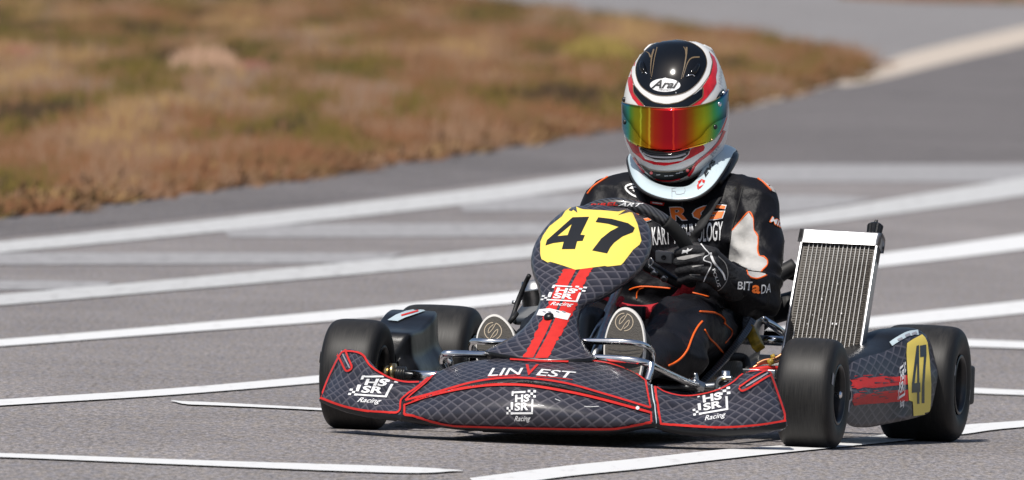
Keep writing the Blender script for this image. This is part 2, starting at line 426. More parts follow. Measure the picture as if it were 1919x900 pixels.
def quadmap(V, tl, tr, br, bl):
    out = []
    for u, v in V:      # v = 0 at the bottom
        ax, ay = bl[0]+(br[0]-bl[0])*u, bl[1]+(br[1]-bl[1])*u; bx, by = tl[0]+(tr[0]-tl[0])*u, tl[1]+(tr[1]-tl[1])*u
        out.append((ax+(bx-ax)*v, ay+(by-ay)*v))
    return out
def decal(name, V2, F2, m, targets, parent, off=.0006, step=9, label=None, uvx=None, solid=0, smooth=True, lift=0):
    bm = bmesh.new(); vs = [bm.verts.new((x, y, 0)) for x, y in V2]
    for f in F2:
        try: bm.faces.new([vs[i] for i in f])
        except ValueError: pass
    bmesh.ops.remove_doubles(bm, verts=bm.verts[:], dist=.01)
    bmesh.ops.triangulate(bm, faces=bm.faces[:])
    for _ in range(7):
        es = [e for e in bm.edges if e.calc_length() > step]
        if not es: break
        bmesh.ops.subdivide_edges(bm, edges=es, cuts=1); bmesh.ops.triangulate(bm, faces=[f for f in bm.faces if len(f.verts) > 3])
    bm.verts.index_update(); P, keep = {}, {}
    for v in bm.verts:
        h = cast(v.co.x, v.co.y, targets)
        if h: P[v.index] = (h[0] + h[1]*off - ray_k(v.co.x, v.co.y).normalized()*lift, v.co.x, h[2], soft_normal(v.co.x, v.co.y, targets, h[1]))
    V, Fc, mp, uv, nn = [], [], {}, [], []
    for f in bm.faces:
        ids = [v.index for v in f.verts]
        if any(i not in P for i in ids): continue
        dz = [P[i][2] for i in ids]
        if max(dz) - min(dz) > .16: continue
        for i in ids:
            if i not in mp: mp[i] = len(V); V.append(P[i][0]); uv.append((P[i][1], 0)); nn.append(P[i][3])
        a, b, c = (P[i][0] for i in ids); q = [mp[i] for i in ids]
        if (b-a).cross(c-a).dot(ray_k(959, 450)) > 0: q.reverse()
        Fc.append(tuple(q))
    bm.free()
    if not Fc: print('EMPTY DECAL', name, V2[:2]); return None
    o = new(name, V, Fc, m, parent, smooth=smooth, solid=solid, uv=uvx(V, uv) if uvx else None)
    o.data.normals_split_custom_set_from_vertices([tuple(q) for q in nn])
    if label: o['label'] = label
    return o
def pdecal(name, loops, m, targets, parent, **kw):
    V, Fc = poly2d(loops); return decal(name, V, Fc, m, targets, parent, **kw)
def tdecal(name, s, quad, m, targets, parent, bold=0., shear=0., spacing=1., **kw):
    V, Fc = text2d(s, bold, shear, spacing); return decal(name, quadmap(V, *quad), Fc, m, targets, parent, **kw)
def strip2d(pts, wd, n=6, closed=False):
    P = spline([(x, y, 0) for x, y in pts], n, closed); V, Fc = [], []
    k = len(P)
    for i in range(k):
        a = P[i-1] if (i or closed) else P[0]; b = P[(i+1) % k] if (i < k-1 or closed) else P[-1]
        t = (b-a).normalized(); nn = Vector((-t.y, t.x, 0)); ww = wd if not isinstance(wd, (list, tuple)) else wd[0]+(wd[1]-wd[0])*i/(k-1)
        for s in (-.5, .5): q = P[i] + nn*ww*s; V.append((q.x, q.y))
    for i in range(k if closed else k-1):
        j = (i+1) % k; Fc.append((2*i, 2*i+1, 2*j+1, 2*j))
    return V, Fc
def sdecal(name, pts, wd, m, targets, parent, n=6, closed=False, **kw):
    V, Fc = strip2d(pts, wd, n, closed); return decal(name, V, Fc, m, targets, parent, **kw)
def Z(ox, oy, k):                      # reads a measurement taken on an enlarged crop
    return lambda L: [(ox + x*k, oy + y*k) for x, y in L]
def cat2d(*ps):
    V, Fc = [], []
    for v, f in ps:
        o = len(V); V += list(v); Fc += [tuple(i+o for i in q) for q in f]
    return V, Fc

# ------------------------------------------------------------------ the setting
def gsheet(name, pts, m, z, parent=None, sub=None):
    V = [Vector((p.x, p.y, z)) for p in pts]
    tri = geometry.tessellate_polygon([V]); Fc = [tuple(t) if (V[t[1]]-V[t[0]]).cross(V[t[2]]-V[t[0]]).z > 0 else tuple(t)[::-1] for t in tri]
    return new(name, V, Fc, m, parent, smooth=False)
ground = gsheet('ground', [Vector(p) for p in ((-2500, -400, 0), (2500, -400, 0), (2500, 6000, 0), (-2500, 6000, 0))], M['asphalt'], 0)
tag(ground, 'worn grey asphalt of the kart circuit under the kart', 'track', 'structure')
far = gsheet('track', [G(*p) for p in ((-500, 478), (0, 446), (700, 370), (1090, 318), (1300, 312), (2300, 300), (2300, 30), (1919, 66), (1640, 140), (1380, 204), (1165, 240), (900, 284), (600, 330), (300, 374), (0, 408), (-500, 455))], M['asphaltdark'], .002)
tag(far, 'darker asphalt lane between the white lines and the brown verge', 'track', 'structure')
road = gsheet('road', [G(*p) for p in ((1630, 140), (1919, 58), (2400, -50), (2000, -60), (1300, -80), (800, -90), (600, -60), (900, 0), (1300, 52), (1560, 88))], M['asphaltpale'], .002)
tag(road, 'pale far road curving behind the brown verge', 'road', 'structure')

def pline(up, lo, name='white_line', m='line', z=.004):
    n = 5
    a = spline([G(x, y, z) for x, y in up], n); b = spline([G(x, y, z) for x, y in lo], n)
    k = min(len(a), len(b)); V, Fc = [], []
    for i in range(k): V += [a[i], b[i]]
    for i in range(k-1): Fc.append((2*i, 2*i+1, 2*i+3, 2*i+2))
    o = new(name, V, Fc, M[m], ground, smooth=False); return o
# long diagonal lines, left edge of the frame to the right
pline([(-400, 489), (0, 453.5), (350, 417), (700, 376.5), (900, 353), (1060, 331), (1200, 311)], [(-400, 507), (0, 473.5), (350, 440), (700, 402.5), (900, 379), (1060, 357), (1200, 339)], m='lineold')
pline([(-400, 586), (0, 552), (350, 521), (700, 487), (1000, 458), (1240, 430), (1472, 404), (1700, 368), (1919, 332), (2300, 262)], [(-400, 603), (0, 572), (350, 542), (700, 511), (1000, 482), (1240, 455), (1472, 427), (1700, 397), (1919, 366), (2300, 305)], m='lineold')
pline([(-400, 665), (0, 636), (350, 607), (700, 575), (985, 545), (1300, 511), (1647, 475), (1919, 439), (2300, 385)], [(-400, 677), (0, 649), (350, 622), (700, 595), (985, 566), (1300, 535), (1647, 500), (1919, 467), (2300, 415)])
pline([(-400, 775), (0, 748.6), (320, 728), (602, 703), (900, 673), (1300, 630), (1624, 595), (1919, 563), (2300, 520)], [(-400, 787), (0, 760), (320, 740), (602, 717), (900, 690), (1300, 650), (1624, 616), (1919, 587), (2300, 545)])
pline([(880, 896), (1060, 873), (1198, 859), (1289, 849), (1358, 842), (1473, 834), (1571, 824), (1709, 808), (1809, 796), (1919, 788), (2300, 760)], [(900, 916), (1060, 893), (1198, 879), (1289, 868), (1358, 860), (1473, 847.5), (1571, 838), (1709, 824), (1809, 813), (1919, 800), (2300, 772)])
# thin lines of the second family
pline([(321, 750), (350, 752), (412, 754.5), (605, 765), (900, 783), (1100, 796)], [(321, 751), (350, 757.5), (412, 760), (605, 769), (900, 787), (1100, 799)])
pline([(-400, 837), (0, 849), (350, 861.5), (742, 874), (867, 881)], [(-400, 845), (0, 856.5), (350, 871), (742, 886), (867, 882)])
pline([(1300, 610), (1624, 628), (1919, 640), (2300, 655)], [(1300, 625), (1624, 643), (1919, 653), (2300, 668)])
pline([(1500, 712), (1828, 727), (1919, 731), (2300, 745)], [(1500, 722), (1828, 737), (1919, 740.5), (2300, 754)])
# worn lines that run level across the frame
for up, lo in (([(-400, 474), (0, 474), (400, 474), (760, 474)], [(-400, 497), (0, 496), (400, 495), (700, 492)]),
               ([(-400, 525), (0, 526), (100, 526), (215, 529)], [(-400, 544), (0, 543), (100, 543), (180, 541)]),
               ([(418, 430), (520, 421), (760, 419), (1080, 418)], [(430, 445), (520, 445), (760, 444), (1080, 442)]),
               ([(860, 386), (900, 373), (1000, 366), (1150, 363)], [(870, 396), (900, 396), (1000, 395), (1150, 393)]),
               ([(1180, 312), (1440, 309), (1700, 308), (2300, 310)], [(1180, 340), (1440, 341), (1700, 341), (2300, 342)]),
               ([(1300, 368), (1464, 366), (1560, 367), (1640, 372)], [(1300, 397), (1464, 398), (1500, 396), (1560, 388)])):
    pline(up, lo, 'worn_line', 'linefaint', .003)
pline([(1560, 143), (1639, 121), (1919, 50), (2300, -30)], [(1560, 158), (1639, 151), (1919, 84), (2300, 0)], 'kerb_line', 'kerb', .004)
pline([(1380, 190), (1470, 170), (1560, 150)], [(1380, 206), (1470, 186), (1560, 160)], 'kerb_line', 'kerb', .004)

# the verge: soil sheet, then thousands of dry tufts
EDGE_LO = [(-700, 468), (0, 408), (300, 372), (600, 328), (900, 282), (1165, 238), (1380, 200), (1560, 158), (1636, 128)]
EDGE_UP = [(1630, 117), (1560, 92), (1300, 56), (1100, 27), (900, 2), (700, -30)]
EDGE_J = [(p.x, p.y + random.uniform(-3.5, 3.5)*(p.y/300)) for p in spline([(x, y, 0) for x, y in EDGE_LO], 16)]
vpts = [G(*p) for p in EDGE_J + EDGE_UP] + [G(200, -75), G(-700, -90)]
soil = mat('dry_soil', (.13, .082, .048), .9, var=.45, vscale=1.2)
verge = gsheet('verge', vpts, soil, .012)
tag(verge, 'brown heather verge sloping away behind the track', 'verge', 'structure')
VP = [(p.x, p.y) for p in vpts]
def inside(x, y):
    c = False; j = len(VP)-1
    for i in range(len(VP)):
        (xi, yi), (xj, yj) = VP[i], VP[j]
        if (yi > y) != (yj > y) and x < (xj-xi)*(y-yi)/(yj-yi)+xi: c = not c
        j = i
    return c
PAL = [(.140, .078, .034), (.105, .076, .016), (.195, .114, .068), (.26, .165, .072), (.040, .026, .014), (.19, .132, .098), (.165, .076, .036), (.072, .060, .014)]
pm = [mat('dry_grass_%s' % c, PAL[i], .8, spec=.2) for i, c in enumerate(('brown', 'olive', 'heather', 'straw', 'dark', 'ash', 'rust', 'green'))]
def blade(V, Fc, base, h, wd, lean, ang):
    t = Vector((math.cos(ang), math.sin(ang), 0)); k = len(V)
    V += [base - t*wd*.5, base + t*wd*.5, base + Vector((lean[0], lean[1], h))]; Fc.append((k, k+1, k+2))
V, Fc, fm = [], [], []
n = 0
while n < 9000:
    q = random.random(); D = 1/(1/66 + (1/360 - 1/66)*q); xr = (random.random()-.5)*1919*1.5
    x, y = D*xr/F + D*math.tan(-0.0), D - CD
    if not inside(x, y): 
        if random.random() < .00005: break
        continue
    n += 1
    e = noise.noise((x*1.1, y*.045, 3.1)); e2 = noise.noise((x*3.2, y*.12, 7.7)); e3 = noise.noise((x*.45, y*.02, 1.3))
    v = e*1.1 + e2*.7 + random.uniform(-.10, .10)
    if v < -.45: c = 4
    elif v < -.22: c = 7 if e3 > 0 else 1
    elif v < -.02: c = 1 if e3 > -.1 else 0
    elif v < .16: c = 0 if e3 > .1 else 6
    elif v < .34: c = 2
    elif v < .5: c = 5 if e3 > 0 else 2
    else: c = 3
    # straw along the edge next to the asphalt
    near = not inside(x, y - 5)
    if near and random.random() < .6: c = random.choice((0, 0, 2, 6, 3))
    hgt = random.uniform(.05, .17)*(1 + max(0, e)*.7)*(D/110)**.4; rad = random.uniform(.08, .24)*(D/110)**.6
    if near: hgt *= .55
    for _ in range(22):
        a, r = random.random()*6.283, rad*math.sqrt(random.random())
        k = len(Fc); hh = hgt*random.uniform(.5, 1.1)*(1 - .55*(r/rad)**2)
        blade(V, Fc, Vector((x + r*math.cos(a), y + 2.2*r*math.sin(a), .008)), hh, random.uniform(.015, .035), (math.cos(a)*r*.5 + random.uniform(-.03, .03), math.sin(a)*r*.5), random.uniform(-.7, .7))
        fm.append(c if random.random() > .15 else random.choice((0, 2, 6, c)))
VP2 = [G(*p) for p in ((1650, 1), (1760, 5), (1919, 8), (2300, 10), (2300, -22), (1600, -18))]; VP = [(p.x, p.y) for p in VP2]
verge2 = gsheet('verge', VP2, soil, .006); tag(verge2, 'distant brown strip beyond the pale far road', 'verge', 'structure')
for _ in range(700):
    a, b = random.random(), random.random(); lo_, hi_ = VP2[0].lerp(VP2[3], a), VP2[5].lerp(VP2[4], a); p = lo_.lerp(hi_, b*.9); c = random.choice((0, 0, 6, 1, 2))
    for _ in range(10): blade(V, Fc, Vector((p.x + random.uniform(-.8, .8), p.y + random.uniform(-2, 2), .004)), random.uniform(.15, .4), .15, (random.uniform(-.1, .1), 0), random.uniform(-.7, .7)); fm.append(c)
grass = new('dry_grass', V, Fc, pm, None, smooth=True, fm=fm)
grass.data.normals_split_custom_set_from_vertices([tuple(Vector((random.uniform(-.3, .3), -.45, .85)).normalized()) for _ in V])
tag(grass, 'blurred brown and olive dry grass covering the verge', 'grass', 'stuff')
def tussock(px, py, wpx, hpx, m, label):
    c = G(px, py); s = (c - Vector((0, -CD, CH))).length/F; V, Fc = [], []
    for _ in range(420):
        a, r = random.random()*6.283, math.sqrt(random.random())*wpx*s*.5
        f = max(.12, 1 - (r/(wpx*s*.5))**3)*.92
        blade(V, Fc, Vector((r*math.cos(a), r*math.sin(a), 0)), hpx*s*f*random.uniform(.75, 1.1), random.uniform(.02, .05), (random.uniform(-.04, .06), random.uniform(-.04, .04)), random.uniform(-.8, .8))
    o = new('tussock', V, Fc, m, None); o.data.normals_split_custom_set_from_vertices([tuple(Vector((random.uniform(-.3, .3), -.45, .85)).normalized()) for _ in V]); o.location = (c.x, c.y, .012); tag(o, label, 'tussock', group='tussocks on the verge')
pale = mat('pale_dry_tussock', (.33, .205, .135), .85); goldg = mat('golden_tussock', (.20, .145, .03), .85); rust = mat('rusty_tussock', (.22, .09, .065), .85)
tussock(380, 147, 165, 74, pale, 'pale tan rounded tussock alone on the brown verge')
tussock(30, 122, 130, 42, rust, 'rusty pink tussock at the upper left edge of the verge')
tussock(1120, 118, 170, 60, goldg, 'golden tussock on the verge left of the helmet')
tussock(470, 150, 90, 42, rust, 'rusty red tussock right beside the pale rounded one')

# ------------------------------------------------------------------ the kart
kart = empty('racing_kart'); kart.rotation_euler = (0, 0, PSI); kart.location = (0, 0, .004)
tag(kart, 'black snakeskin racing kart with yellow number 47 and red trim on the asphalt', 'kart')
ORG[kart.name] = Vector((0, 0, .004))

# front fairing: bottom, lower crease, upper crease, top for each column from the left tip to the right tip
FC = [((601,753),(606,728),(611,712),(634,664)), ((622,763),(622,728),(628,706),(641,656)), ((655,775),(650,730),(655,706),(664,656)), ((692,783),(692,742),(694,722),(688,672)),
      ((728,787),(728,756),(730,740),(715,699)), ((750,789),(752,765),(754,752),(757,715)), ((757,790),(758,763),(760,753),(794,713)), ((800,797),(805,747),(808,740),(836,690)),
      ((868,805),(870,731),(873,722),(882,677)), ((980,809),(985,723),(984,713),(985,669)), ((1080,812),(1085,741),(1083,729),(1085,672)), ((1150,812),(1152,757),(1150,748),(1150,684)),
      ((1200,804),(1205,771),(1203,761),(1190,700)), ((1223,803),(1221,776),(1219,767),(1213,715)), ((1236,806),(1235,775),(1233,760),(1232,727)), ((1280,816),(1278,782),(1277,768),(1280,741)),
      ((1330,820),(1330,778),(1330,762),(1332,735)), ((1385,817),(1385,765),(1387,746),(1390,702)), ((1430,814),(1430,752),(1432,732),(1434,693)), ((1462,808),(1458,758),(1454,738),(1446,702)), ((1474,799),(1473,775),(1468,755),(1452,712))]
rows = [[] for _ in range(9)]
for i, (b, cl, cu, t) in enumerate(FC):
    Yb = -.55
    for _ in range(4): Yb = -.66 + .95*U(*b, Yb).x**2
    ctr = max(0, 1 - abs(i - 10)/4.2); wing = i < 6 or i > 13
    P1 = U(*b, Yb); P3 = U(*cl, Yb + .025); P5 = U(*cu, Yb + .04 + .02*wing)
    P7 = U(*t, Yb + .13 + .12*min(1, ctr*1.6))
    P2 = U((b[0]+cl[0])/2, (b[1]+cl[1])/2, Yb - .012 - .012*(not wing))
    P4 = (P3 + P5)/2 + Vector((0, .004*(not wing), 0))
    P6 = (P5 + P7)/2 + Vector((0, 0, .006)); 
    if wing: P6 = U((cu[0]+t[0])/2, (cu[1]+t[1])/2, Yb + .075)
    P0 = P1 + (Vector((0, .12, .004)) if 3 < i < 17 else Vector((-.055 if i > 3 else .045, .09, .006))); P8 = P7 + Vector((0, .03, -.03))
    for r, p in zip(rows, (P0, P1, P2, P3, P4, P5, P6, P7, P8)): r.append(p)
fairing = loft('front_fairing', rows, [M['net'], M['blackplastic']], kart, nu=5, nv=5, fmrow=[1, 0, 0, 0, 0, 0, 0, 1], solid=.004, bvh=True)
FT = [fairing]
red = lambda nm, pts, wd=4.6, closed=False, n=6, par=fairing, T=FT: sdecal(nm, pts, wd*.76, M['red'], T, par, n=n, closed=closed, off=.0034, step=4)
# black lip along the bottom edge, under the red line
sdecal('bottom_lip', [(601,749),(622,759),(655,770),(692,778),(730,781),(757,785),(780,790),(812,797),(843,802),(872,804.5),(980,808),(1080,810.5),(1140,810.5),(1172,806.5),(1198,801),(1222,798.5),(1240,801.5),(1280,808),(1340,811.5),(1400,808.5),(1472,797)], 11, M['blackplastic'], FT, fairing, off=.0022, step=4)
# red outlines
red('red_trim', [(600,745.5),(644,761),(686,770),(720,773),(747,773.5),(751,753),(763,741),(780,729.5),(800,713),(817,698)])
red('red_trim', [(602.5,745),(612,722),(622,699),(638,668),(647,660),(668,662),(681,669),(691,684),(707,698),(733,711.5),(760,718),(786,718)], 4)
red('red_trim', [(759,760),(805,744),(870,729.5),(928,723),(988,724),(1053,734),(1118,748),(1219.5,775.5)], 6)
red('red_trim', [(759,777.5),(773,779),(787,782.5),(813,790),(844,796),(872,798),(1000,801.6),(1131,803),(1168,800),(1199,794.5),(1219.5,791.5)], 4.6)
red('red_trim', [(759,760),(759,778)], 4.6, n=2); red('red_trim', [(1219.5,775),(1219.5,792)], 4.6, n=2)
red('red_trim', [(761,752),(818,737),(896,716.5),(969,710),(1053,719),(1131,740),(1218,766)], 4.6)
red('red_trim', [(761,752),(772,741),(788,728),(803,715),(819,698)], 3.6)
red('red_trim', [(1218,766),(1214,742),(1209.5,715)], 4.6); red('red_trim', [(1209,715),(1184,698),(1145,684),(1107,677.5)], 3.2)
red('red_trim', [(956,675.5),(1010,678.5),(1065,680)], 4)
red('red_trim', [(1227,723),(1231.5,757),(1237,795)], 4.8); red('red_trim', [(1236,795),(1280,799),(1347,801.5),(1413,797.5),(1472,789)], 4.8)
red('red_trim', [(1469.5,789),(1468,775),(1456,739),(1444,706)], 4.6); red('red_trim', [(1228,726),(1247,737),(1280,744),(1313,741.5),(1347,732.5),(1373,719),(1388,706),(1401,699),(1436,696.5),(1445,704)], 2.8)
red('red_trim', [(1446,702),(1420,718),(1392,733),(1384,729)], 4.2); red('red_trim', [(1438,694.5),(1412,709),(1385,727)], 3.4)
red('red_trim', [(633,664),(643,683),(651,696),(661,690),(655,675),(648,657)], 4.6, n=4)
sdecal('scratched_groove', [(640,658),(648,675),(656,690)], 2.5, M['greyprint'], FT, fairing, off=.0012)
sdecal('scratched_groove', [(1442,697),(1420,711),(1398,724)], 2.5, M['greyprint'], FT, fairing, off=.0012)
# black seams between the middle and the wings, and the groove above the lower panel
sdecal('seam', [(752.5,789),(754,771),(756,755),(770,741.5),(792,724),(810,706)], 4, M['mattblack'], FT, fairing, off=.0016)
sdecal('seam', [(1229,803),(1227,775),(1224,750),(1219,722)], 8, M['mattblack'], FT, fairing, off=.0012)
sdecal('painted_seam_highlight', [(1229,800),(1228.5,777),(1226,757),(1221,722)], 1.7, M['brace'], FT, fairing, off=.002)  # pale strip: highlight along the seam, painted on
sdecal('groove', [(760,756),(812,740),(873,724.5),(928,717.5),(985,717.5),(1053,727),(1125,744),(1217,771)], [4.5, 4.5], M['mattblack'], FT, fairing, off=.0026, step=3)
sdecal('painted_groove_highlight', [(764,757),(812,742.5),(873,727),(928,719.5),(970,718.5)], 1.2, M['greyprint'], FT, fairing, off=.0032)  # grey strip: light catching the groove, put in as colour
V, Fc = strip2d([(1193.6+3.4*math.cos(a*.7854), 768+3.4*math.sin(a*.7854)) for a in range(8)], .1, closed=True)
pdecal('white_dot', [[(1193.6+3.6*math.cos(a*.5236), 768+3.6*math.sin(a*.5236)) for a in range(12)]], M['white'], FT, fairing, off=.0050)
for pts in ([(1008,759),(1014,760),(1020,761)], [(1095,762),(1104,763),(1122,762)], [(1040,748),(1050,752)]):
    sdecal('scratch', pts, .9, M['white'], FT, fairing, off=.0008)

def logo():
    P = []
    R = lambda x0, y0, x1, y1, dy=0: P.append(poly2d([[(x0, y0), (x1, y0+dy), (x1, y1+dy), (x0, y1)]]))
    for s, q in (('HS', ((.27, .87), (.76, .91), (.76, .66), (.27, .62))), ('SR', ((.26, .60), (.75, .64), (.75, .38), (.26, .34)))):
        v, f = text2d(s, .035); P.append((quadmap(v, *q), f))
    R(.14, .82, .20, .97, .02); R(.14, .91, .62, .97, .04); R(.85, .30, .91, .74); R(.20, .23, .91, .29, .03); R(.12, .45, .20, .62)
    for i in range(3):
        for j in range(3):
            if (i + j) % 2 == 0: R(.70 + i*.10, .80 + j*.085, .79 + i*.10, .88 + j*.085)
            if (i + j) % 2 == 0: R(-.02 + i*.075, .22 + j*.08, .05 + i*.075, .295 + j*.08)
    v, f = text2d('Racing', .012, .25); P.append((quadmap(v, (.28, .17), (.84, .20), (.82, -.02), (.26, -.05)), f))
    return cat2d(*P)
LOGO = logo()
def put_logo(quad, m, T, par, **kw): return decal('team_logo', quadmap(LOGO[0], *quad), LOGO[1], m, T, par, **kw)
put_logo(((952, 733), (1005, 735), (1003, 791), (950, 789)), M['white'], FT, fairing, off=.0014, step=6, label='white checkered HS SR Racing logo on the middle of the fairing')
put_logo(((668, 702), (752, 708), (724, 760), (650, 752)), M['white'], FT, fairing, off=.0014, step=6, label='white checkered HS SR Racing logo on the wing in front of the first wheel')
put_logo(((1296, 738), (1369, 728), (1372, 782), (1302, 792)), M['white'], FT, fairing, off=.0014, step=6, label='white checkered HS SR Racing logo on the wing beside the radiator side wheel')
tdecal('lettering', 'LIN', ((920, 691), (981, 690.5), (977, 703), (914, 706)), M['white'], FT, fairing, bold=.012, shear=.1, off=.0014, step=5)
tdecal('lettering', 'EST', ((1012, 692), (1080, 698), (1073, 710.5), (1004, 704.5)), M['white'], FT, fairing, bold=.012, shear=.1, off=.0014, step=5)
tdecal('lettering', 'V', ((985, 684), (1010, 684), (1007, 704), (984, 704)), M['red'], FT, fairing, bold=.02, shear=.2, off=.0016, step=5)
sdecal('underline', [(914,707.5),(945,705),(976,703.5)], 1.2, M['red'], FT, fairing, off=.0014); sdecal('underline', [(1005,706.5),(1040,709),(1073,712.5)], 1.2, M['red'], FT, fairing, off=.0014)

# nose panel with the race number
NR = [((908,658),(1117,671),(1011,676)), ((940,641),(1108,662),None), ((966,627),(1094,645),None), ((986,609),(1086,622),None), ((1003,585),(1085,600),None), ((1011,563),(1095,579),None), ((1008,540),(1120,566),None),
      ((999,515),(1152,548),None), ((995,490),(1185,523),None), ((1001,461),(1207,499),None), ((1018,432),(1220,468),None), ((1039,409),(1220,434),None), ((1061,393),(1205,409),None), ((1080,386.5),(1176,391),(1120,384))]
rows = []
for i, (l, r, c) in enumerate(NR):
    row = []
    c = c or ((l[0]+r[0])/2, (l[1]+r[1])/2 + (3 if i < 4 else 0))
    for f in (0, .06, .25, .5, .75, .94, 1):
        if f <= .5: x, y = l[0]+(c[0]-l[0])*f*2, l[1]+(c[1]-l[1])*f*2
        else: x, y = c[0]+(r[0]-c[0])*(f*2-1), c[1]+(r[1]-c[1])*(f*2-1)
        Y = -.46 + (676 - c[1])/290*.50 + .050*abs(2*f-1)**2.2 + (.02 if f in (0, 1) else 0) + (.035*((i-9)/4)**2 if i > 9 else 0)
        row.append(U(x, y, Y))
    rows.append(row)
nose = loft('nose_panel', rows, [M['net'], M['blackplastic']], kart, nu=6, nv=5, solid=.022, bvh=True)
nose.modifiers['solid'].material_offset = 1; nose.modifiers['solid'].material_offset_rim = 1
NT = [nose]
zn = Z(1000, 370, 1/6.)
plate = [(80,500),(76,600),(80,660),(92,698),(160,737),(190,728),(330,770),(440,808),(470,818),(800,775),(830,782),(980,765),(1010,735),(1120,590),(1190,535),(1210,490),(1195,420),(1165,300),(1110,178),(1080,170),(945,208),(1035,146),(950,165),(770,150),(560,140),(520,128),(478,108),(495,182),(415,118),(360,155),(320,220),(180,330),(110,430)]
pdecal('number_plate', [zn(plate)], M['yellow'], NT, nose, off=.0012, label='yellow number plate with torn looking edge on the nose')
four = [[(135,548),(152,488),(440,232),(625,226),(527,428),(577,432),(552,496),(490,500),(467,588),(318,590),(340,506),(220,522)], [(268,443),(383,432),(430,308)]]
seven = [[(697,285),(728,232),(880,250),(1060,298),(1135,350),(1115,398),(1000,445),(905,515),(860,570),(825,637),(657,604),(760,470),(860,390),(955,340),(840,305)]]
pdecal('number', [zn(l) for l in four], M['blackprint'], NT, nose, off=.002); pdecal('number', [zn(l) for l in seven], M['blackprint'], NT, nose, off=.002)
def ragged(a, b, k=26, amp=2.6):
    """brush-stroke band between two edge lines with torn long sides"""
    A, B = spline([(x, y, 0) for x, y in a], 12), spline([(x, y, 0) for x, y in b], 12)
    A = [(p.x + random.uniform(-amp, amp)*.8, p.y + random.uniform(-amp, amp)*.3) for p in A]; 
    return [A + [(p.x, p.y) for p in B][::-1]]
pdecal('red_stripe', ragged([(1056,504),(1044,530),(1024,580),(1004,625),(980,670)], [(1080,505),(1066,532),(1043,580),(1023,625),(999,671)]), M['red'], NT, nose, off=.001)
pdecal('red_stripe', ragged([(1110,503),(1095,532),(1077,580),(1052,625),(1027,672)], [(1088,504),(1072,532),(1048,581),(1027,626),(1002,672)]), M['red'], NT, nose, off=.001)
put_logo(((1027, 533), (1100, 541), (1084, 577), (1012, 572)), M['white'], NT, nose, off=.002, step=6)
pdecal('white_sticker', [[(1006,592),(1011,581),(1030,579),(1050,584),(1069,589),(1063,601),(1030,594)]], M['white'], NT, nose, off=.002)
for x in (1018, 1028, 1042, 1053): sdecal('sticker_mark', [(x, 585), (x+6, 587)], 2, M['greyprint'], NT, nose, off=.003, n=2)
h = cast(1029, 596, NT); lathe('panel_knob', [(0, .012), (.006, .012), (.010, .008), (.011, .0)], h[0], h[1], M['blackplastic'], nose, seg=16)
sdecal('wrap_crack', [(1169,493),(1176,499),(1184,508)], 1.2, M['blackprint'], NT, nose, off=.0012)

# wheels
def wheel(loc, hw, R, profile, out, label=None):
    e = empty('wheel', loc, kart)
    if label: e['label'] = label
    seg = 72; V, Fc, uv = [], [], []
    for a, r in profile:
        for k in range(seg+1):
            t = 2*math.pi*k/seg + math.pi/2; V.append(Vector((a, r*math.sin(t), r*math.cos(t)))); uv.append((a/hw, t))
    for i in range(len(profile)-1):
        for k in range(seg):
            q = i*(seg+1)+k; Fc.append((q, q+1, q+seg+2, q+seg+1))
    ty = new('tyre', V, Fc, M['tyre'], e, uv=uv, org=Vector())
    f = hw - .004
    rp = [(-f, .071), (-f-.002, .0675), (-f, .064), (-f+.012, .062), (-f*.1, .059), (out*f*.25, .055)]
    rp = [(-f, .071), (-f-.002, .0675), (-f, .064), (-f+.012, .062), (0, .058), (f-.012, .062), (f, .064), (f+.002, .0675), (f, .071)]
    V, Fc = lathe_data(rp, (0, 0, 0), (1, 0, 0), 48); new('rim', V, Fc, M['rimblack'], e, org=Vector())
    d = out*f*.15
    V, Fc = merge(lathe_data([(d-.004, .060), (d, .059), (d+out*.004, .030), (d+out*.022, .026), (d+out*.026, .019), (d+out*.026, 0)], (0, 0, 0), (1, 0, 0), 36))
    new('hub', V, Fc, M['rimblack'], e, org=Vector())
    V, Fc = lathe_data([(d+out*.024, .0085), (d+out*.056, .0085), (d+out*.060, .006), (d+out*.060, 0)], (0, 0, 0), (1, 0, 0), 8); new('centre_bolt', V, Fc, M['chrome'], e, org=Vector(), smooth=False)
    Wd = [(-f*.2, .0), ]
    for a in (.5, 2.6, 4.7):
        V, Fc = lathe_data([(d+out*.003, .005), (d+out*.010, .005), (d+out*.011, 0)], (0, .042*math.cos(a), .042*math.sin(a)), (1, 0, 0), 8); new('wheel_nut', V, Fc, M['steel'], e, org=Vector(), smooth=False)
    # print on the outer sidewall
    for ang in (1.05, 4.3):
        V, Fc = [], []
        for i in range(7):
            t = ang + i*.045
            for r, a in ((.094, hw + .0009), (.110, hw*.985 + .0012)): V.append(Vector((out*a, -r*math.sin(t) if out > 0 else -r*math.sin(t), r*math.cos(t))))
        for i in range(6): Fc.append((2*i, 2*i+1, 2*i+3, 2*i+2))
        new('sidewall_print', V, Fc, M['greyprint'], e, org=Vector())
    return e
FP = [(-.058,.068),(-.063,.073),(-.0670,.090),(-.0662,.106),(-.0625,.1175),(-.056,.1245),(-.046,.1282),(-.030,.1300),(0,.1305)]; FP = FP + [(-a, r) for a, r in FP[-2::-1]]
RP = [(-.079,.068),(-.085,.073),(-.0925,.094),(-.0920,.113),(-.0875,.1260),(-.079,.1340),(-.065,.1378),(-.040,.1395),(0,.140)]; RP = RP + [(-a, r) for a, r in RP[-2::-1]]
def smooth_prof(P): return [(p.x, p.y) for p in spline([(a, r, 0) for a, r in P], 3)]
FP, RP = smooth_prof(FP), smooth_prof(RP)
wheel((-.547, 0, .1235), .067, .13, FP, -1, 'front wheel behind the long left wing of the fairing'); wheel((.547, 0, .1235), .067, .13, FP, 1, 'front wheel nearest the camera with open black rim')
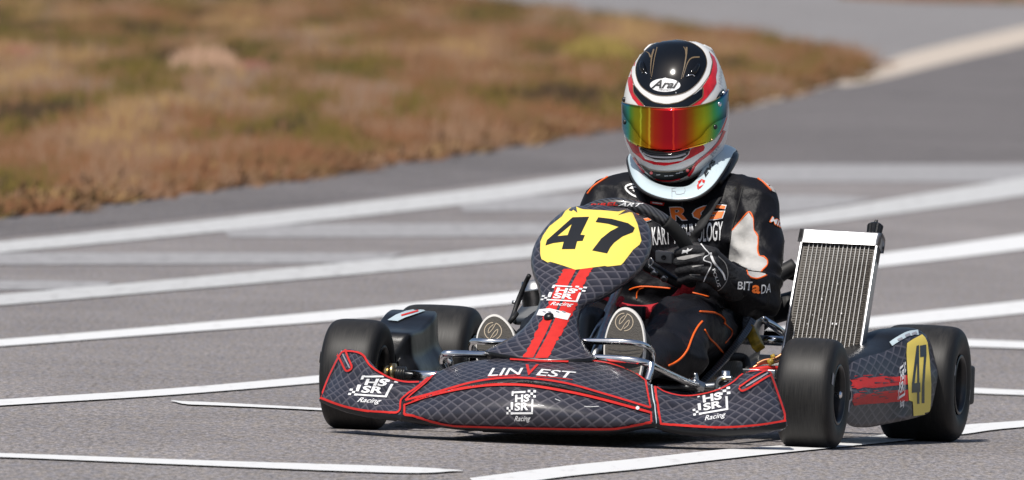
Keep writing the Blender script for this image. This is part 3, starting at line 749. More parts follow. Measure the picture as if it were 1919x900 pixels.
wheel((-.596, 1.04, .133), .0925, .14, RP, -1, 'rear wheel behind the plain black side pod'); wheel((.596, 1.04, .133), .0925, .14, RP, 1, 'rear wheel beside the yellow side plate')
kz = Vector((0, 0, .004))

# side pod with the second number
top_o = [(1583,694),(1600,677),(1628,667),(1655,660),(1676,648),(1690,634),(1712,626),(1733,626),(1741,640)]
bot_o = [(1583,790),(1600,800),(1628,801),(1655,796),(1680,791),(1700,787),(1722,781),(1740,774),(1747,760)]
rows = [[] for _ in range(8)]
for t, b in zip(top_o, bot_o):
    Y = .2 + (t[0]-1583)/158*.62; P1, P4 = U(*t, Y + .10), U(*b, Y)
    mid = (P1 + P4)/2 + Vector((.018, 0, 0)); up = P1*.72 + P4*.28 + Vector((.012, 0, 0)); lo = P1*.25 + P4*.75 + Vector((.010, 0, 0))
    for r, p in zip(rows, (P1 + Vector((-.15, .02, -.10)), P1 + Vector((-.12, .01, -.01)), P1 + Vector((-.05, .01, .012)), P1, up, mid, lo, P4)): r.append(p)
pod = loft('side_pod', rows, [M['blackplastic'], M['netside']], kart, nu=5, nv=4, fmrow=[0, 0, 0, 1, 1, 1, 1], bvh=True, flip=True, solid=.004)
pod['label'] = 'side pod with red brush marks and yellow number 47'
PT = [pod]; zs = Z(1420, 580, .3112)
pdecal('red_brush_mark', [zs([(538,428),(600,415),(640,406),(680,412),(760,402),(830,408),(898,396),(902,452),(840,458),(780,464),(735,470),(690,475),(640,470),(600,482),(572,468),(585,462),(540,462),(552,448)])], M['red'], PT, pod, off=.001, step=6)
pdecal('red_brush_mark', [zs([(538,520),(600,505),(650,508),(720,500),(770,492),(840,488),(904,484),(906,552),(840,556),(780,560),(700,568),(640,570),(580,580),(572,565),(600,560),(540,562),(556,545)])], M['red'], PT, pod, off=.001, step=6)
for y0, y1, sl in ((412, 468, -.07), (505, 568, -.05)):
    for _ in range(11):
        x, L_ = random.uniform(545, 840), random.uniform(18, 55); y = random.uniform(y0, y1) + sl*(x-545)
        sdecal('brush_gap', zs([(x, y), (x+L_*.5, y+random.uniform(-3, 3)), (x+L_, y-3)]), [random.uniform(1.2, 2.4), .4], M['blackprint'], PT, pod, off=.0018, n=2, step=5)
    for yy in (y0-6, y1+6):
        for _ in range(5):
            x = random.uniform(540, 760); y = yy + sl*(x-545); sdecal('brush_fleck', zs([(x, y), (x+random.uniform(15, 45), y-2)]), [2, .5], M['red'], PT, pod, off=.0012, n=2, step=5)
pdecal('number_plate', [zs([(893,262),(897,205),(920,188),(950,172),(988,152),(1006,170),(1020,200),(1032,300),(1042,450),(1040,560),(1036,600),(1026,630),(935,643),(931,556),(908,548),(900,400)])], M['yellow'], PT, pod, off=.0014, step=6, label='yellow number plate on the side pod')
def norm(loops):
    xs = [p[0] for l in loops for p in l]; ys = [p[1] for l in loops for p in l]
    return [[((x-min(xs))/(max(xs)-min(xs)), 1-(y-min(ys))/(max(ys)-min(ys))) for x, y in l] for l in loops]
F4 = [[(.62,0),(.62,.2),(.0,.2),(.0,.36),(.55,1),(.88,1),(.88,.36),(1,.36),(1,.2),(.88,.2),(.88,0)], [(.62,.36),(.62,.72),(.3,.36)]]
F7 = [[(.12,0),(.52,0),(.6,.35),(.8,.62),(1,.82),(1,1),(0,1),(0,.8),(.6,.8),(.35,.5),(.18,.25)]]
for sh, q in ((F4, zs([(928,228),(972,215),(976,568),(922,572)])), (F7, zs([(972,220),(1010,213),(1020,562),(978,566)]))):
    v, f = poly2d(sh); decal('number', quadmap(v, *q), f, M['blackprint'], PT, pod, off=.002, step=6)
put_logo(zs([(846,345),(888,330),(886,580),(838,600)]), M['white'], PT, pod, off=.002, step=6)
sdecal('white_sticker', zs([(800,212),(850,178),(905,150),(965,140)]), 9, M['brace'], PT, pod, off=.002); 
for x, y in ((840, 190), (885, 165), (925, 155)): sdecal('sticker_mark', zs([(x, y), (x+28, y-12)]), 4, M['greyprint'], PT, pod, off=.003, n=2)
# plain pod on the other side
secs = []
for Y, x0, x1, zt, zb in ((.15,-.525,-.462,.18,.08), (.168,-.55,-.442,.218,.055), (.21,-.565,-.436,.228,.05), (.38,-.60,-.455,.232,.05), (.46,-.61,-.458,.246,.05), (.54,-.615,-.460,.264,.05), (.72,-.645,-.50,.268,.05), (.78,-.645,-.515,.258,.055), (.80,-.63,-.53,.21,.07)):
    r = .024; zm = zb + (zt-zb)*.55; xi = x1 - .028
    secs.append([Vector((x, Y, z)) for x, z in ((x0+r, zb), (x1-r, zb), (x1-.003, zb+.004), (x1, zb+r), (x1-.002, zm-r), (x1-.010, zm), (xi+.004, zm+r), (xi, zt-r), (xi-.004, zt-.003), (xi-r, zt), (x0+r, zt), (x0+.003, zt-.003), (x0, zt-r), (x0-.008, (zb+zt)/2), (x0, zb+r))])
pod2 = loft('side_pod', secs, M['blackplastic'], kart, nu=4, nv=5, closed_u=True, bvh=True, flip=False)
pod2['label'] = 'plain black side pod between the two wheels beside the long wing'
pdecal('white_sticker', [[(726,602),(742,592),(760,585),(779,581),(804,582),(790,587),(760,597),(745,604)]], M['brace'], [pod2], pod2, off=.003)
sdecal('sticker_mark', [(752,594),(766,590),(784,585)], 3, M['red'], [pod2], pod2, off=.004)

# radiator
TL, TR, BR, BL = U(1501,455,.73), U(1645,462,.73), U(1601,745,.57), U(1449,752,.57)
ex, ey = (TR-TL).normalized(), (TL-BL).normalized(); nrm = ex.cross(ey).normalized(); 
if nrm.y > 0: nrm = -nrm
Wd, Ht = (TR-TL).length, (TL-BL).length
RQ = lambda u, v, d=0.: BL + (BR-BL)*u + ((TL + (TR-TL)*u) - (BL + (BR-BL)*u))*v + nrm*d
rad = empty('radiator', BL - kz, kart); ro = BL.copy(); ORG[rad.name] = ro
box('core', RQ(.5, .5, -.02), ex*Wd*.495, ey*Ht*.5, nrm*.016, None or M['asphaltgap'], rad, bevel=0, org=ro)
fin = mat('radiator_fins', (.30, .28, .25), .6, spec=.2)
fn, fl = fin.node_tree.nodes, fin.node_tree.links; fb = fn['Principled BSDF']; tcn = fn.new('ShaderNodeTexCoord')
wv = fn.new('ShaderNodeTexWave'); wv.inputs['Scale'].default_value = 60; wv.bands_direction = 'Z'; wv.inputs['Distortion'].default_value = 9; wv.inputs['Detail'].default_value = 5; wv.inputs['Detail Scale'].default_value = 3; fl.new(tcn.outputs['Object'], wv.inputs['Vector'])
mxn = fn.new('ShaderNodeMix'); mxn.data_type = 'RGBA'; mxn.inputs['A'].default_value = (.022, .019, .016, 1); mxn.inputs['B'].default_value = (.088, .077, .066, 1)
fl.new(wv.outputs['Fac'], mxn.inputs['Factor']); fl.new(mxn.outputs['Result'], fb.inputs['Base Color'])
NTU = 16
tankm = mat('scuffed_tank_alloy', (.40, .40, .41), .42, metal=1, var=.25, vscale=50)
tubem = mat('dull_tube_alloy', (.50, .49, .47), .55, spec=.3, var=.2, vscale=90)
for i in range(NTU):
    u = .055 + .89*(i+.5)/NTU
    if i < NTU:      # zigzag fin pack between two tubes
        V, Fc = [], []
        k = 130
        for j in range(k+1):
            d = -.0030 if j % 2 else -.0016
            V += [RQ(u - .455/NTU, j/k, d), RQ(u + .455/NTU, (j+.35)/(k+.35), d)]
        for j in range(k): Fc.append((2*j, 2*j+1, 2*j+3, 2*j+2))
        new('fin_pack', V, Fc, fin, rad, smooth=False, org=ro)
for i in range(NTU-1):
    u = .055 + .89*(i+1)/NTU; a, b = RQ(u, 0), RQ(u, 1)
    box('radiator_tube', (a+b)/2 + nrm*.0002, ex*.0009, (b-a)*.5, nrm*.0012, tubem, rad, bevel=0, org=ro)
for u in (.012, .988):
    a, b = RQ(u, 0), RQ(u, 1); box('side_rail', (a+b)/2 - nrm*.014, ex*.0026, (b-a)*.5, nrm*.021, M['alu'], rad, bevel=.001, org=ro)
def tankbox(name, v0, v1, grow):
    V = []; rows = []
    prof = [(-.042, 0), (-.042, .75), (-.034, 1), (.0, 1.0), (.006, .8), (.008, 0)]
    for d, f in prof:
        row = []
        for u, k in ((-.012, 0), (-.012, .80), (.008, .97), (.04, 1), (.96, 1), (.992, .97), (1.012, .80), (1.012, 0)):
            row.append(RQ(u, v0 + (v1-v0)*f*k, d if k else d))
        rows.append(row)
    return loft(name, rows, tankm, rad, nu=3, nv=3, org=ro)
tankbox('header_tank', .998, 1.088, 0); 
lo = [(d, f) for d, f in ((0, 0),)]
box('lower_tank', RQ(.5, -.04, -.017), ex*Wd*.5, ey*Ht*.042, nrm*.025, M['alu'], rad, bevel=.006, org=ro)
cp = RQ(.90, 1.10, -.02)
V, Fc = [], []
for a, r in ((-.012, .017), (0, .017), (.022, .0185), (.026, .014), (.027, .005), (.036, .004), (.037, 0)):
    for k in range(32):
        q = r*(1 + (.05 if k % 2 else -.03)*(.0 if a < 0 or a > .023 else 1)); t = 2*math.pi*k/32
        V.append(cp + ey*a + ex*q*math.cos(t) + nrm*q*math.sin(t))
for i in range(6):
    for k in range(32): Fc.append((i*32+k, i*32+(k+1) % 32, (i+1)*32+(k+1) % 32, (i+1)*32+k))
new('filler_cap', V, Fc, M['blackplastic'], rad, smooth=False, org=ro)
parts = []
for _ in range(16):
    u, v = random.uniform(.08, .92), random.uniform(.22, .55) if random.random() < .8 else random.uniform(.5, .8)
    parts.append(box_data(RQ(u, v, .004), ex*random.uniform(.0006, .0016), ey*random.uniform(.0008, .0022), nrm*.001))
V, Fc = merge(*parts); new('stone_chips', V, Fc, M['white'], rad, smooth=False, org=ro)['kind'] = 'stuff'

# chrome bars at the front
TBc = lambda nm, pts, r, m='chrome', **kw: tube(nm, [U(*p) for p in pts], r, M[m], kart, **kw)
TBc('bumper_bar', [(836,690,-.36),(829,676,-.37),(832,666,-.40),(845,663,-.41),(907,665,-.37),(1010,668,-.34),(1117,671,-.36),(1180,675,-.37),(1214,682,-.34),(1250,699,-.22),(1290,717,-.10),(1312,724,-.04)], .0088)
TBc('bumper_post', [(841,670,-.39),(844,680,-.39),(848,700,-.38)], .0075); TBc('bumper_post', [(1220,680,-.34),(1219,695,-.35),(1213,715,-.36)], .0085)
TBc('pedal_hoop', [(884,660,-.24),(884,646,-.26),(890,640,-.28),(920,641,-.30),(1000,641,-.27),(1117,640,-.30),(1180,642,-.30),(1208,648,-.27),(1221,660,-.22),(1224,690,-.2)], .0078)
TBc('tie_rod', [(1232,727,.05),(1300,726,.08),(1352,723,.05)], .0085, 'steel', n=1); TBc('tie_rod', [(1120,720,.05),(1232,727,.05)], .006, 'steel', n=1)
TBc('clamp', [(1296,716,-.06),(1306,722,-.05),(1318,727,-.04)], .013, 'steel'); TBc('clamp', [(1302,700,-.05),(1306,715,-.05),(1309,735,-.05)], .006, 'steel')
TBc('steering_support', [(1113,672,-.2),(1130,625,-.05),(1147,577,.10)], .0115, 'steel', n=2); TBc('steering_column', [(1110,640,-.05),(1146,570,.18),(1172,500,.37)], .010, 'steel', n=2)
# stub axles and king pins
TBc('stub_axle', [(757,703,0),(862,707,0)], .0125, n=1); TBc('spring_spacer', [(742,701,0),(748,701.3,0),(760,702,0)], .0165, 'mattblack', n=1, seg=16)
for k in range(4): TBc('spacer_ring', [(744+k*4.6,701.5+k*.2,0),(746.6+k*4.6,701.6+k*.2,0)], .0185, 'rimblack', n=1, seg=16)
TBc('brass_spacer', [(716,699,0),(722,699.3,0),(730,699.6,0)], .018, 'brass', n=1, seg=20); TBc('brass_spacer', [(731,699.6,0),(741,700,0)], .024, 'brass', n=1, seg=20)
TBc('king_pin', [(1359,745,0),(1359,717,0),(1360,695,0)], .0105, n=1, seg=16); TBc('king_pin_washer', [(1360,712,0),(1360,708,0)], .026, 'brass', n=1, seg=20); TBc('king_pin_washer', [(1360,722,0),(1360,715,0)], .020, 'mattblack', n=1, seg=20)
TBc('king_pin_bracket', [(1344,745,-.02),(1344,718,-.02),(1352,709,-.02),(1372,709,-.02)], .006, 'steel')
TBc('stub_axle', [(1372,738,0),(1440,741,0)], .0125, n=1)
# chassis under the driver
K3 = lambda x, y, z: Vector((x, y, z))
for s in (-1, 1):
    tube('chassis_rail', [K3(s*.20,-.42,.06), K3(s*.24,-.1,.06), K3(s*.33,.1,.06), K3(s*.33,.5,.06), K3(s*.31,1.2,.07)], .015, M['mattblack'], kart)
tube('cross_tube', [K3(-.45,.02,.075), K3(.45,.02,.075)], .014, M['mattblack'], kart, n=1); tube('cross_tube', [K3(-.33,.55,.06), K3(.33,.55,.06)], .014, M['mattblack'], kart, n=1)
tube('rear_axle', [K3(-.66,1.04,.14), K3(.66,1.04,.14)], .022, M['steel'], kart, n=1)
box('floor_tray', K3(0,-.05,.042), K3(.24,0,0), K3(0,.42,0), K3(0,0,.0025), M['mattblack'], kart, bevel=.001)
tube('rear_bumper', [K3(-.56,1.27,.12), K3(-.53,1.33,.13), K3(-.3,1.36,.14), K3(.3,1.36,.14), K3(.53,1.33,.13), K3(.57,1.28,.13)], .042, M['blackplastic'], kart, seg=12)
box('bumper_cover', U(1812,722,1.24), K3(.013,0,0), K3(0,.035,0), K3(0,0,.047), M['mattblack'], kart, bevel=.008)
# seat shell
rows = []
for Y, hw, zs_, zb in ((.30,.13,.075,.05), (.36,.165,.13,.04), (.50,.20,.20,.035), (.66,.215,.27,.04), (.80,.215,.35,.08), (.90,.20,.42,.18), (.96,.17,.47,.33), (.98,.13,.50,.44)):
    c = .025; rows.append([K3(c-hw-.02,Y,zs_+.003), K3(c-hw,Y,zs_), K3(c-hw*.97,Y,zb+(zs_-zb)*.35), K3(c-hw*.6,Y,zb+.004), K3(c,Y,zb), K3(c+hw*.6,Y,zb+.004), K3(c+hw*.97,Y,zb+(zs_-zb)*.35), K3(c+hw,Y,zs_), K3(c+hw+.02,Y,zs_+.003)])
seat = loft('seat', rows, M['carbon'], kart, nu=5, nv=4, solid=.006)
TBc('seat_stay', [(1425,596,.80),(1450,611,.85),(1478,632,.90)], .0095, 'chrome', n=1); TBc('seat_stay', [(1415,637,.72),(1478,640,.74)], .012, 'chrome', n=1)
TBc('seat_stay', [(1360,668,.5),(1395,672,.55),(1400,700,.5)], .010, 'mattblack'); TBc('radiator_hose', [(1420,560,.85),(1455,520,.9),(1490,498,.92)], .020, 'mattblack'); TBc('radiator_hose', [(1415,600,.95),(1440,585,1.0),(1490,570,1.0)], .033, 'mattblack')
TBc('radiator_hose', [(1440,500,.95),(1470,512,.96),(1500,520,.95)], .012, 'mattblack')
a = U(1404,612,.66); b = U(1424,657,.62); d = (b-a).normalized(); side = d.cross(K3(0,1,0)).normalized()
cst = box('cast_weight', (a+b)/2, d*.032, side*.013, d.cross(side)*.014, M['gold'], kart, bevel=.004); cst['label'] = 'dirty yellow cast block hanging behind the seat edge'
TBc('brake_line', [(1418,683,.35),(1432,676,.36),(1452,672,.37),(1466,664,.38)], .004, 'copper'); TBc('brake_line', [(1410,690,.35),(1428,681,.36),(1446,680,.37),(1462,676,.38)], .0035, 'copper'); 
TBc('fitting', [(1440,680,.36),(1449,676,.36)], .008, 'gold', n=1); TBc('fitting', [(1446,670,.37),(1452,667,.37)], .006, 'gold', n=1); TBc('brake_line', [(1405,695,.34),(1440,690,.36),(1470,692,.4)], .006, 'red')
box('brake_bracket', U(1425,700,.34), K3(.04,0,0), K3(0,.02,0), K3(0,0,.010), M['steel'], kart, bevel=.002)
tube('fuel_tank', [U(1105,665,.05), U(1106,640,.06), U(1110,610,.08), U(1112,592,.1)], [.03]*2 + [.033]*2, M['tank'], kart, n=1, seg=14)
V, Fc, _ = fuse([hull([(U(1098,600,.12), .028), (U(1125,602,.14), .022), (U(1098,665,.1), .03), (U(1128,668,.12), .024)])], .006, 4); new('tank_body', V, Fc, M['tank'], kart)
# engine pieces that peep out beside the nose
lathe('cylinder_head', [(0,.032),(.005,.034),(.03,.034),(.034,.037),(.04,.037),(.044,.033),(.06,.030),(.062,.0)], U(1006,573,.62), K3(-.15,0,1), M['steel'], kart, seg=24)
V, Fc, _ = fuse([hull([(U(968,600,.70), .012), (U(1015,600,.70), .015), (U(985,578,.72), .012), (U(1015,570,.72), .015)])], .004, 3); new('airbox', V, Fc, mat('blue_black_airbox', (.035, .045, .06), .45), kart)
TBc('cable', [(992,516,.35),(985,530,.36),(972,560,.36),(962,590,.34),(955,604,.30)], .0055, 'mattblack'); TBc('cable', [(988,520,.36),(978,555,.38),(966,585,.36),(966,606,.32)], .003, 'mattblack')
TBc('cable', [(955,604,.3),(962,596,.3),(968,588,.32)], .006, 'mattblack'); TBc('cable_clip', [(960,566,.36),(968,568,.36)], .004, 'steel', n=1)

# steering wheel
sw = empty('steering_wheel', U(1178,484,.38) - kz, kart); so_ = U(1178,484,.38); ORG[sw.name] = so_
bx, by = K3(.152,.0,-.006), K3(0,-.095,.128)
SWP = lambda a, k=1.: so_ + bx*k*math.sin(a) + by*k*math.cos(a)
def arc(nm, a0, a1, m, r=.0148, k=24):
    P = [SWP(a0 + (a1-a0)*i/k) for i in range(k+1)]; V, Fc = tube_data(P, r, 14); return new(nm, V, Fc, m, sw, org=so_, bvh=True)
R_ = math.radians
rim_top = arc('carbon_rim', R_(-42), R_(42), M['carbon']); grip = mat('black_suede', (.013, .013, .013), .85)
arc('suede_grip', R_(42), R_(112), grip, .0165); arc('suede_grip', R_(-112), R_(-42), grip, .0165); arc('red_rim', R_(112), R_(248), M['redsuede'], .0165)
V, Fc = merge(hull([(SWP(R_(118), .85), .012), (SWP(R_(110), .3), .016)], 6), hull([(SWP(R_(-118), .85), .012), (SWP(R_(-110), .3), .016)], 6), hull([(SWP(0, .75), .010), (SWP(0, .1), .018)], 6)); new('spoke', V, Fc, M['rimblack'], sw, org=so_)
nw = by.cross(bx).normalized()
if nw.y > 0: nw = -nw
for aa, kk in ((112, .45), (114, .62), (-112, .5), (-20, .4)): lathe('spoke_bolt', [(0,.009),(.005,.009),(.007,.006),(.007,0)], SWP(R_(aa), kk) + nw*.014, nw, M['steel'], sw, seg=10, org=so_)
box('lap_timer', U(1246,482,.37), K3(.021,0,-.002), K3(0,.012,0), K3(0,-.003,.014), mat('grey_device', (.22,.22,.22), .4), sw, bevel=.004, org=so_); lathe('timer_button', [(0,.006),(.002,.006),(.002,.004),(.001,.004),(.001,0)], U(1244,483,.356), K3(0,-1,0), M['mattblack'], sw, seg=14, org=so_)
lathe('quick_release', [(0,.03),(.03,.03),(.035,.02),(.09,.014)], so_, nw, M['mattblack'], sw, seg=20, org=so_)
tdecal('lettering', 'BIREL', ((1104,383), (1157,378.7), (1159,385), (1106,387.5)), M['red'], [rim_top], sw, bold=.02, shear=.3, off=.001, step=4)
tdecal('lettering', 'ART', ((1160,379.5), (1206,381.5), (1202,388), (1158,386)), M['white'], [rim_top], sw, bold=.015, shear=.3, off=.001, step=4)
tube('pull_ties', [U(1216,502,.2), U(1224,492,.19), U(1219,484,.19), U(1216,496,.2), U(1227,506,.2)], .0016, M['alu'], nose)
box('pad_block', U(1187,588,.22), K3(.026,0,0), K3(0,.02,0), K3(0,0,.018), M['mattblack'], kart, bevel=.003)
tube('red_seat_belt', [U(1165,560,.3), U(1150,575,.2), U(1140,583,.1)], .007, M['redsuede'], kart)

# ------------------------------------------------------------------ the driver
base = Vector((.025, .70, .05))
man = empty('person', k2w(base)); man.rotation_euler = (0, 0, PSI); ORG[man.name] = base.copy()
tag(man, 'kart driver in black racing suit with orange piping and red, white and black helmet', 'person')
def sp(px, py, Y, r, k=(1, 1, 1)): return (U(px, py, Y), r, k)
turn = Matrix.Rotation(R_(48), 3, nw if nw.y < 0 else -nw)
w_r = U(1374,531,.45); wristl = turn @ (Vector((-w_r.x, w_r.y, w_r.z)) - so_) + so_
parts = [hull([sp(1215,645,.74,.11), sp(1312,650,.74,.11), sp(1232,545,.71,.115), sp(1300,548,.71,.115)]),
         hull([sp(1232,560,.71,.115), sp(1300,560,.71,.115), sp(1205,440,.69,.108), sp(1338,448,.69,.108)]),
         hull([sp(1205,440,.69,.108), sp(1338,448,.69,.108), sp(1141,374,.70,.055), sp(1405,373,.70,.056), sp(1222,352,.73,.048), sp(1325,354,.73,.048)]),
         hull([sp(1272,365,.73,.062), sp(1270,300,.74,.060)]),
         hull([sp(1410,388,.69,.066), sp(1420,465,.64,.061)]), hull([sp(1420,465,.64,.061), sp(1419,553,.56,.060)]), hull([sp(1419,553,.56,.062), sp(1395,545,.51,.058)]), hull([sp(1400,550,.52,.057), sp(1362,523,.43,.041)]),
         hull([sp(1133,392,.69,.060), sp(1105,470,.62,.056)]), hull([sp(1105,470,.62,.056), sp(1085,545,.54,.055)]), hull([sp(1085,545,.54,.056), (wristl, .041)]),
         hull([sp(1310,640,.70,.098), sp(1292,618,.42,.084)]), hull([sp(1292,618,.42,.084), sp(1272,613,.26,.071)]), hull([sp(1272,613,.26,.071), sp(1286,668,.16,.056)]), hull([sp(1272,618,.25,.070), sp(1225,668,.02,.054)]), hull([sp(1286,668,.16,.054), sp(1225,668,.02,.054)]), hull([sp(1225,668,.02,.054), sp(1185,690,-.13,.042)]),
         hull([sp(1215,640,.70,.098), sp(1100,625,.42,.082)]), hull([sp(1100,625,.42,.082), sp(1032,626,.26,.068)]), hull([sp(1032,626,.26,.068), sp(985,672,.02,.052)]), hull([sp(985,672,.02,.052), sp(942,690,-.14,.042)])]
V, Fc, N = fuse(parts, .0075, 8)
elbR, shR, kneeR, chest = U(1415,555,.52), U(1410,400,.64), U(1272,600,.24), U(1272,460,.58)
def fold(p):
    q = p + Vector((noise.noise(p*6), noise.noise(p*6 + Vector((9, 2, 4))), noise.noise(p*6 + Vector((1, 7, 3)))))*.035
    d = .005*noise.noise(p*8)
    r1 = 1 - abs(noise.noise(Vector((q.x*7 + q.z*5, q.y*6, q.z*13 - q.x*5))))*2
    r2 = 1 - abs(noise.noise(Vector((q.x*16 - q.z*9, q.y*12, q.z*20 + q.x*9)) + Vector((5, 5, 5))))*2
    d += .0065*max(0, r1)**2 + .0028*max(0, r2)**2 - .003
    # gathered cloth at elbow, shoulder, knee and waist
    for c, rad, k, amp, ax in ((elbR, .17, 62, .0075, Vector((.35, .1, .9))), (shR, .13, 50, .0045, Vector((.7, 0, .6))), (kneeR, .16, 52, .0050, Vector((.75, 0, -.5))), (chest, .22, 36, .0060, Vector((.25, 0, .97)))):
        w_ = max(0, 1 - (p - c).length/rad)
        if w_ > 0:
            ph = q.dot(ax)*k + 2.5*noise.noise(p*9)
            d += amp*w_**.6*(.6 - 1.5*abs(math.sin(ph)))
    return d
nb = len(V)
for _ in range(1):
    V = [v + n_*fold(v) for v, n_ in zip(V, N)]
legcut = [i for i, v in enumerate(V) if v.y < .60 and v.z < .30]
ls = set(legcut)
fm = [1 if all(i in ls for i in f) else 0 for f in Fc]
body = new('racing_suit', V, Fc, [M['suit'], M['pants']], man, fm=fm, bvh=True)
BT = [body]
za = Z(1340, 370, .2111)
grey = za([(300,135),(228,214),(150,300),(133,430),(122,560),(200,590),(280,640),(330,652),(400,660),(440,632),(460,600),(460,560),(432,533),(392,522),(376,470),(376,350),(342,290),(336,190)])
pdecal('sleeve_panel', [grey], M['suitgrey'], BT, body, off=.0008, lift=0.0024, step=3.2); pdecal('sleeve_panel', [za([(280,652),(300,700),(372,722),(455,695),(445,678),(400,668),(330,660)])], M['suitgrey'], BT, body, off=.0008, lift=0.0024, step=3.2)
def piping(pts, wd=3.6, m='orange', T=BT, par=body, n=6):
    """raised cord: a thin tube that follows the cloth"""
    P = []
    for p in spline([(x, y, 0) for x, y in pts], n):
        h = cast(p.x, p.y, T)
        if h: P.append(h[0] + h[1]*.001)
    if len(P) > 2:
        V, Fc = tube_data(P, wd*.00128*.5, 6); return new('piping', V, Fc, M[m], par)
piping(za([(150,300),(228,212),(300,133),(335,185),(342,288),(378,345),(378,470),(395,522),(435,530),(462,562),(458,604),(410,660)]))
piping(za([(278,652),(300,702),(372,724),(457,694)]))
piping([(1101,364),(1111,351),(1126,340),(1139,332)], 4); piping([(1404,328),(1418,334),(1432,344),(1445,358)], 4)
pdecal('shoulder_panel', [[(1407,326),(1420,330),(1436,341),(1449,353),(1455,362),(1446,358),(1434,346),(1420,335)]], M['suitgrey'], BT, body, off=.0008, lift=0.0024, step=3.2)
zp = Z(1120, 560, .2)
piping(zp([(660,628),(720,600),(780,555),(835,485),(870,400),(900,330),(940,262),(980,215)]), 4.4); piping(zp([(1000,290),(1050,370),(1120,440),(1165,495),(1200,540)]), 3.6)
piping(zp([(955,122),(1030,126),(1100,135),(1150,160),(1188,200),(1190,232)]), 3.8); piping(zp([(1185,230),(1225,265),(1255,300),(1250,345),(1195,412)]), 3.2)
zt = Z(1180, 360, .311)
piping(zt([(0,590),(40,575),(90,570),(170,575),(245,581)]), 3.6); piping(zt([(42,645),(45,610),(60,585),(85,575)]), 3); piping(zt([(340,600),(400,612),(475,632)]), 3.2)
piping([(963,624),(966,616),(971,609)], 4)
piping([(1392,352),(1384,385),(1374,420),(1366,455)], 3, 'strap'); piping([(1166,345),(1176,368),(1180,384)], 3, 'strap'); piping([(1278,374),(1279,420),(1279,470)], 3, 'strap')
# lettering across the chest
CQ = zt([(60,105),(352,85),(350,175),(50,178)])
for s, q in (('C', zt([(20,98),(130,96),(140,178),(30,182)])), ('R', zt([(222,92),(352,84),(350,172),(252,178)])), ('G', zt([(376,80),(586,70),(572,168),(372,178)]))):
    tdecal('lettering', s, q, M['white'], BT, body, bold=.055, off=.0006, lift=0.0034, step=3.2, shear=.1)
    ctrq = [(x, y) for x, y in q]; cx, cy = sum(x for x, y in q)/4, sum(y for x, y in q)/4
    tdecal('lettering', s, [(cx+(x-cx)*.93, cy+(y-cy)*.88) for x, y in q], M['orangepatch'], BT, body, bold=.03, off=.0008, lift=0.0046, step=3.2, shear=.1)
tdecal('lettering', 'KART TECHNOLOGY', zt([(132,212),(562,176),(556,292),(140,322)]), M['white'], BT, body, bold=.012, off=.0008, lift=0.0034, step=3.2)
tdecal('lettering', 'MIR', ((1444,404),(1470,417),(1471,432),(1441,416)), M['orangepatch'], BT, body, bold=.05, shear=.2, off=.0008, lift=0.0028, step=3.2); tdecal('lettering', 'MIR', ((1445.5,405.5),(1469,418),(1469.5,429.5),(1443,415)), M['white'], BT, body, bold=.02, shear=.2, off=.0008, lift=0.0038, step=3.2)
ze = Z(1060, 300, .1555)
sdecal('round_badge', ze([(868,298),(810,292),(750,305),(722,330),(740,370),(800,420),(862,446)]), 3.4, M['white'], BT, body, off=.0008, lift=0.0028, step=3.2); pdecal('round_badge', [ze([(868,318),(800,318),(762,345),(790,350),(868,352)])], M['white'], BT, body, off=.0008, lift=0.0028, step=3.2); pdecal('round_badge', [ze([(868,360),(800,362),(868,420)])], M['white'], BT, body, off=.0008, lift=0.0028, step=3.2)
pdecal('red_patch', [ze([(1022,500),(1195,520),(1178,556),(1020,530)])], M['red'], BT, body, off=.0008, lift=0.0052, step=3.2); sdecal('patch_mark', ze([(1045,516),(1110,524),(1165,532)]), 2.2, M['white'], BT, body, off=.0008, lift=0.0062, step=3.2, n=2)
# webbing strap of the neck brace
P = [cast(x, y, BT) for x, y in ((1345,372),(1338,382),(1330,396),(1322,412),(1312,430),(1303,446),(1296,458))]
rows = [[], []]
for h in P:
    c = h[0] + Vector((0, -.018, 0)); rows[0].append(c - Vector((.014, 0, .005))); rows[1].append(c + Vector((.014, 0, .005)))
loft('strap', rows, M['strap'], man, nu=4, nv=1, solid=.002)
P = [cast(x, y, BT) for x, y in ((1196,352),(1199,364),(1204,376),(1208,384))]; rows = [[], []]
for h in P:
    if h: c = h[0] + Vector((0, -.006, 0)); rows[0].append(c - Vector((.010, 0, 0))); rows[1].append(c + Vector((.010, 0, 0)))
loft('strap', rows, M['strap'], man, nu=4, nv=1, solid=.002)

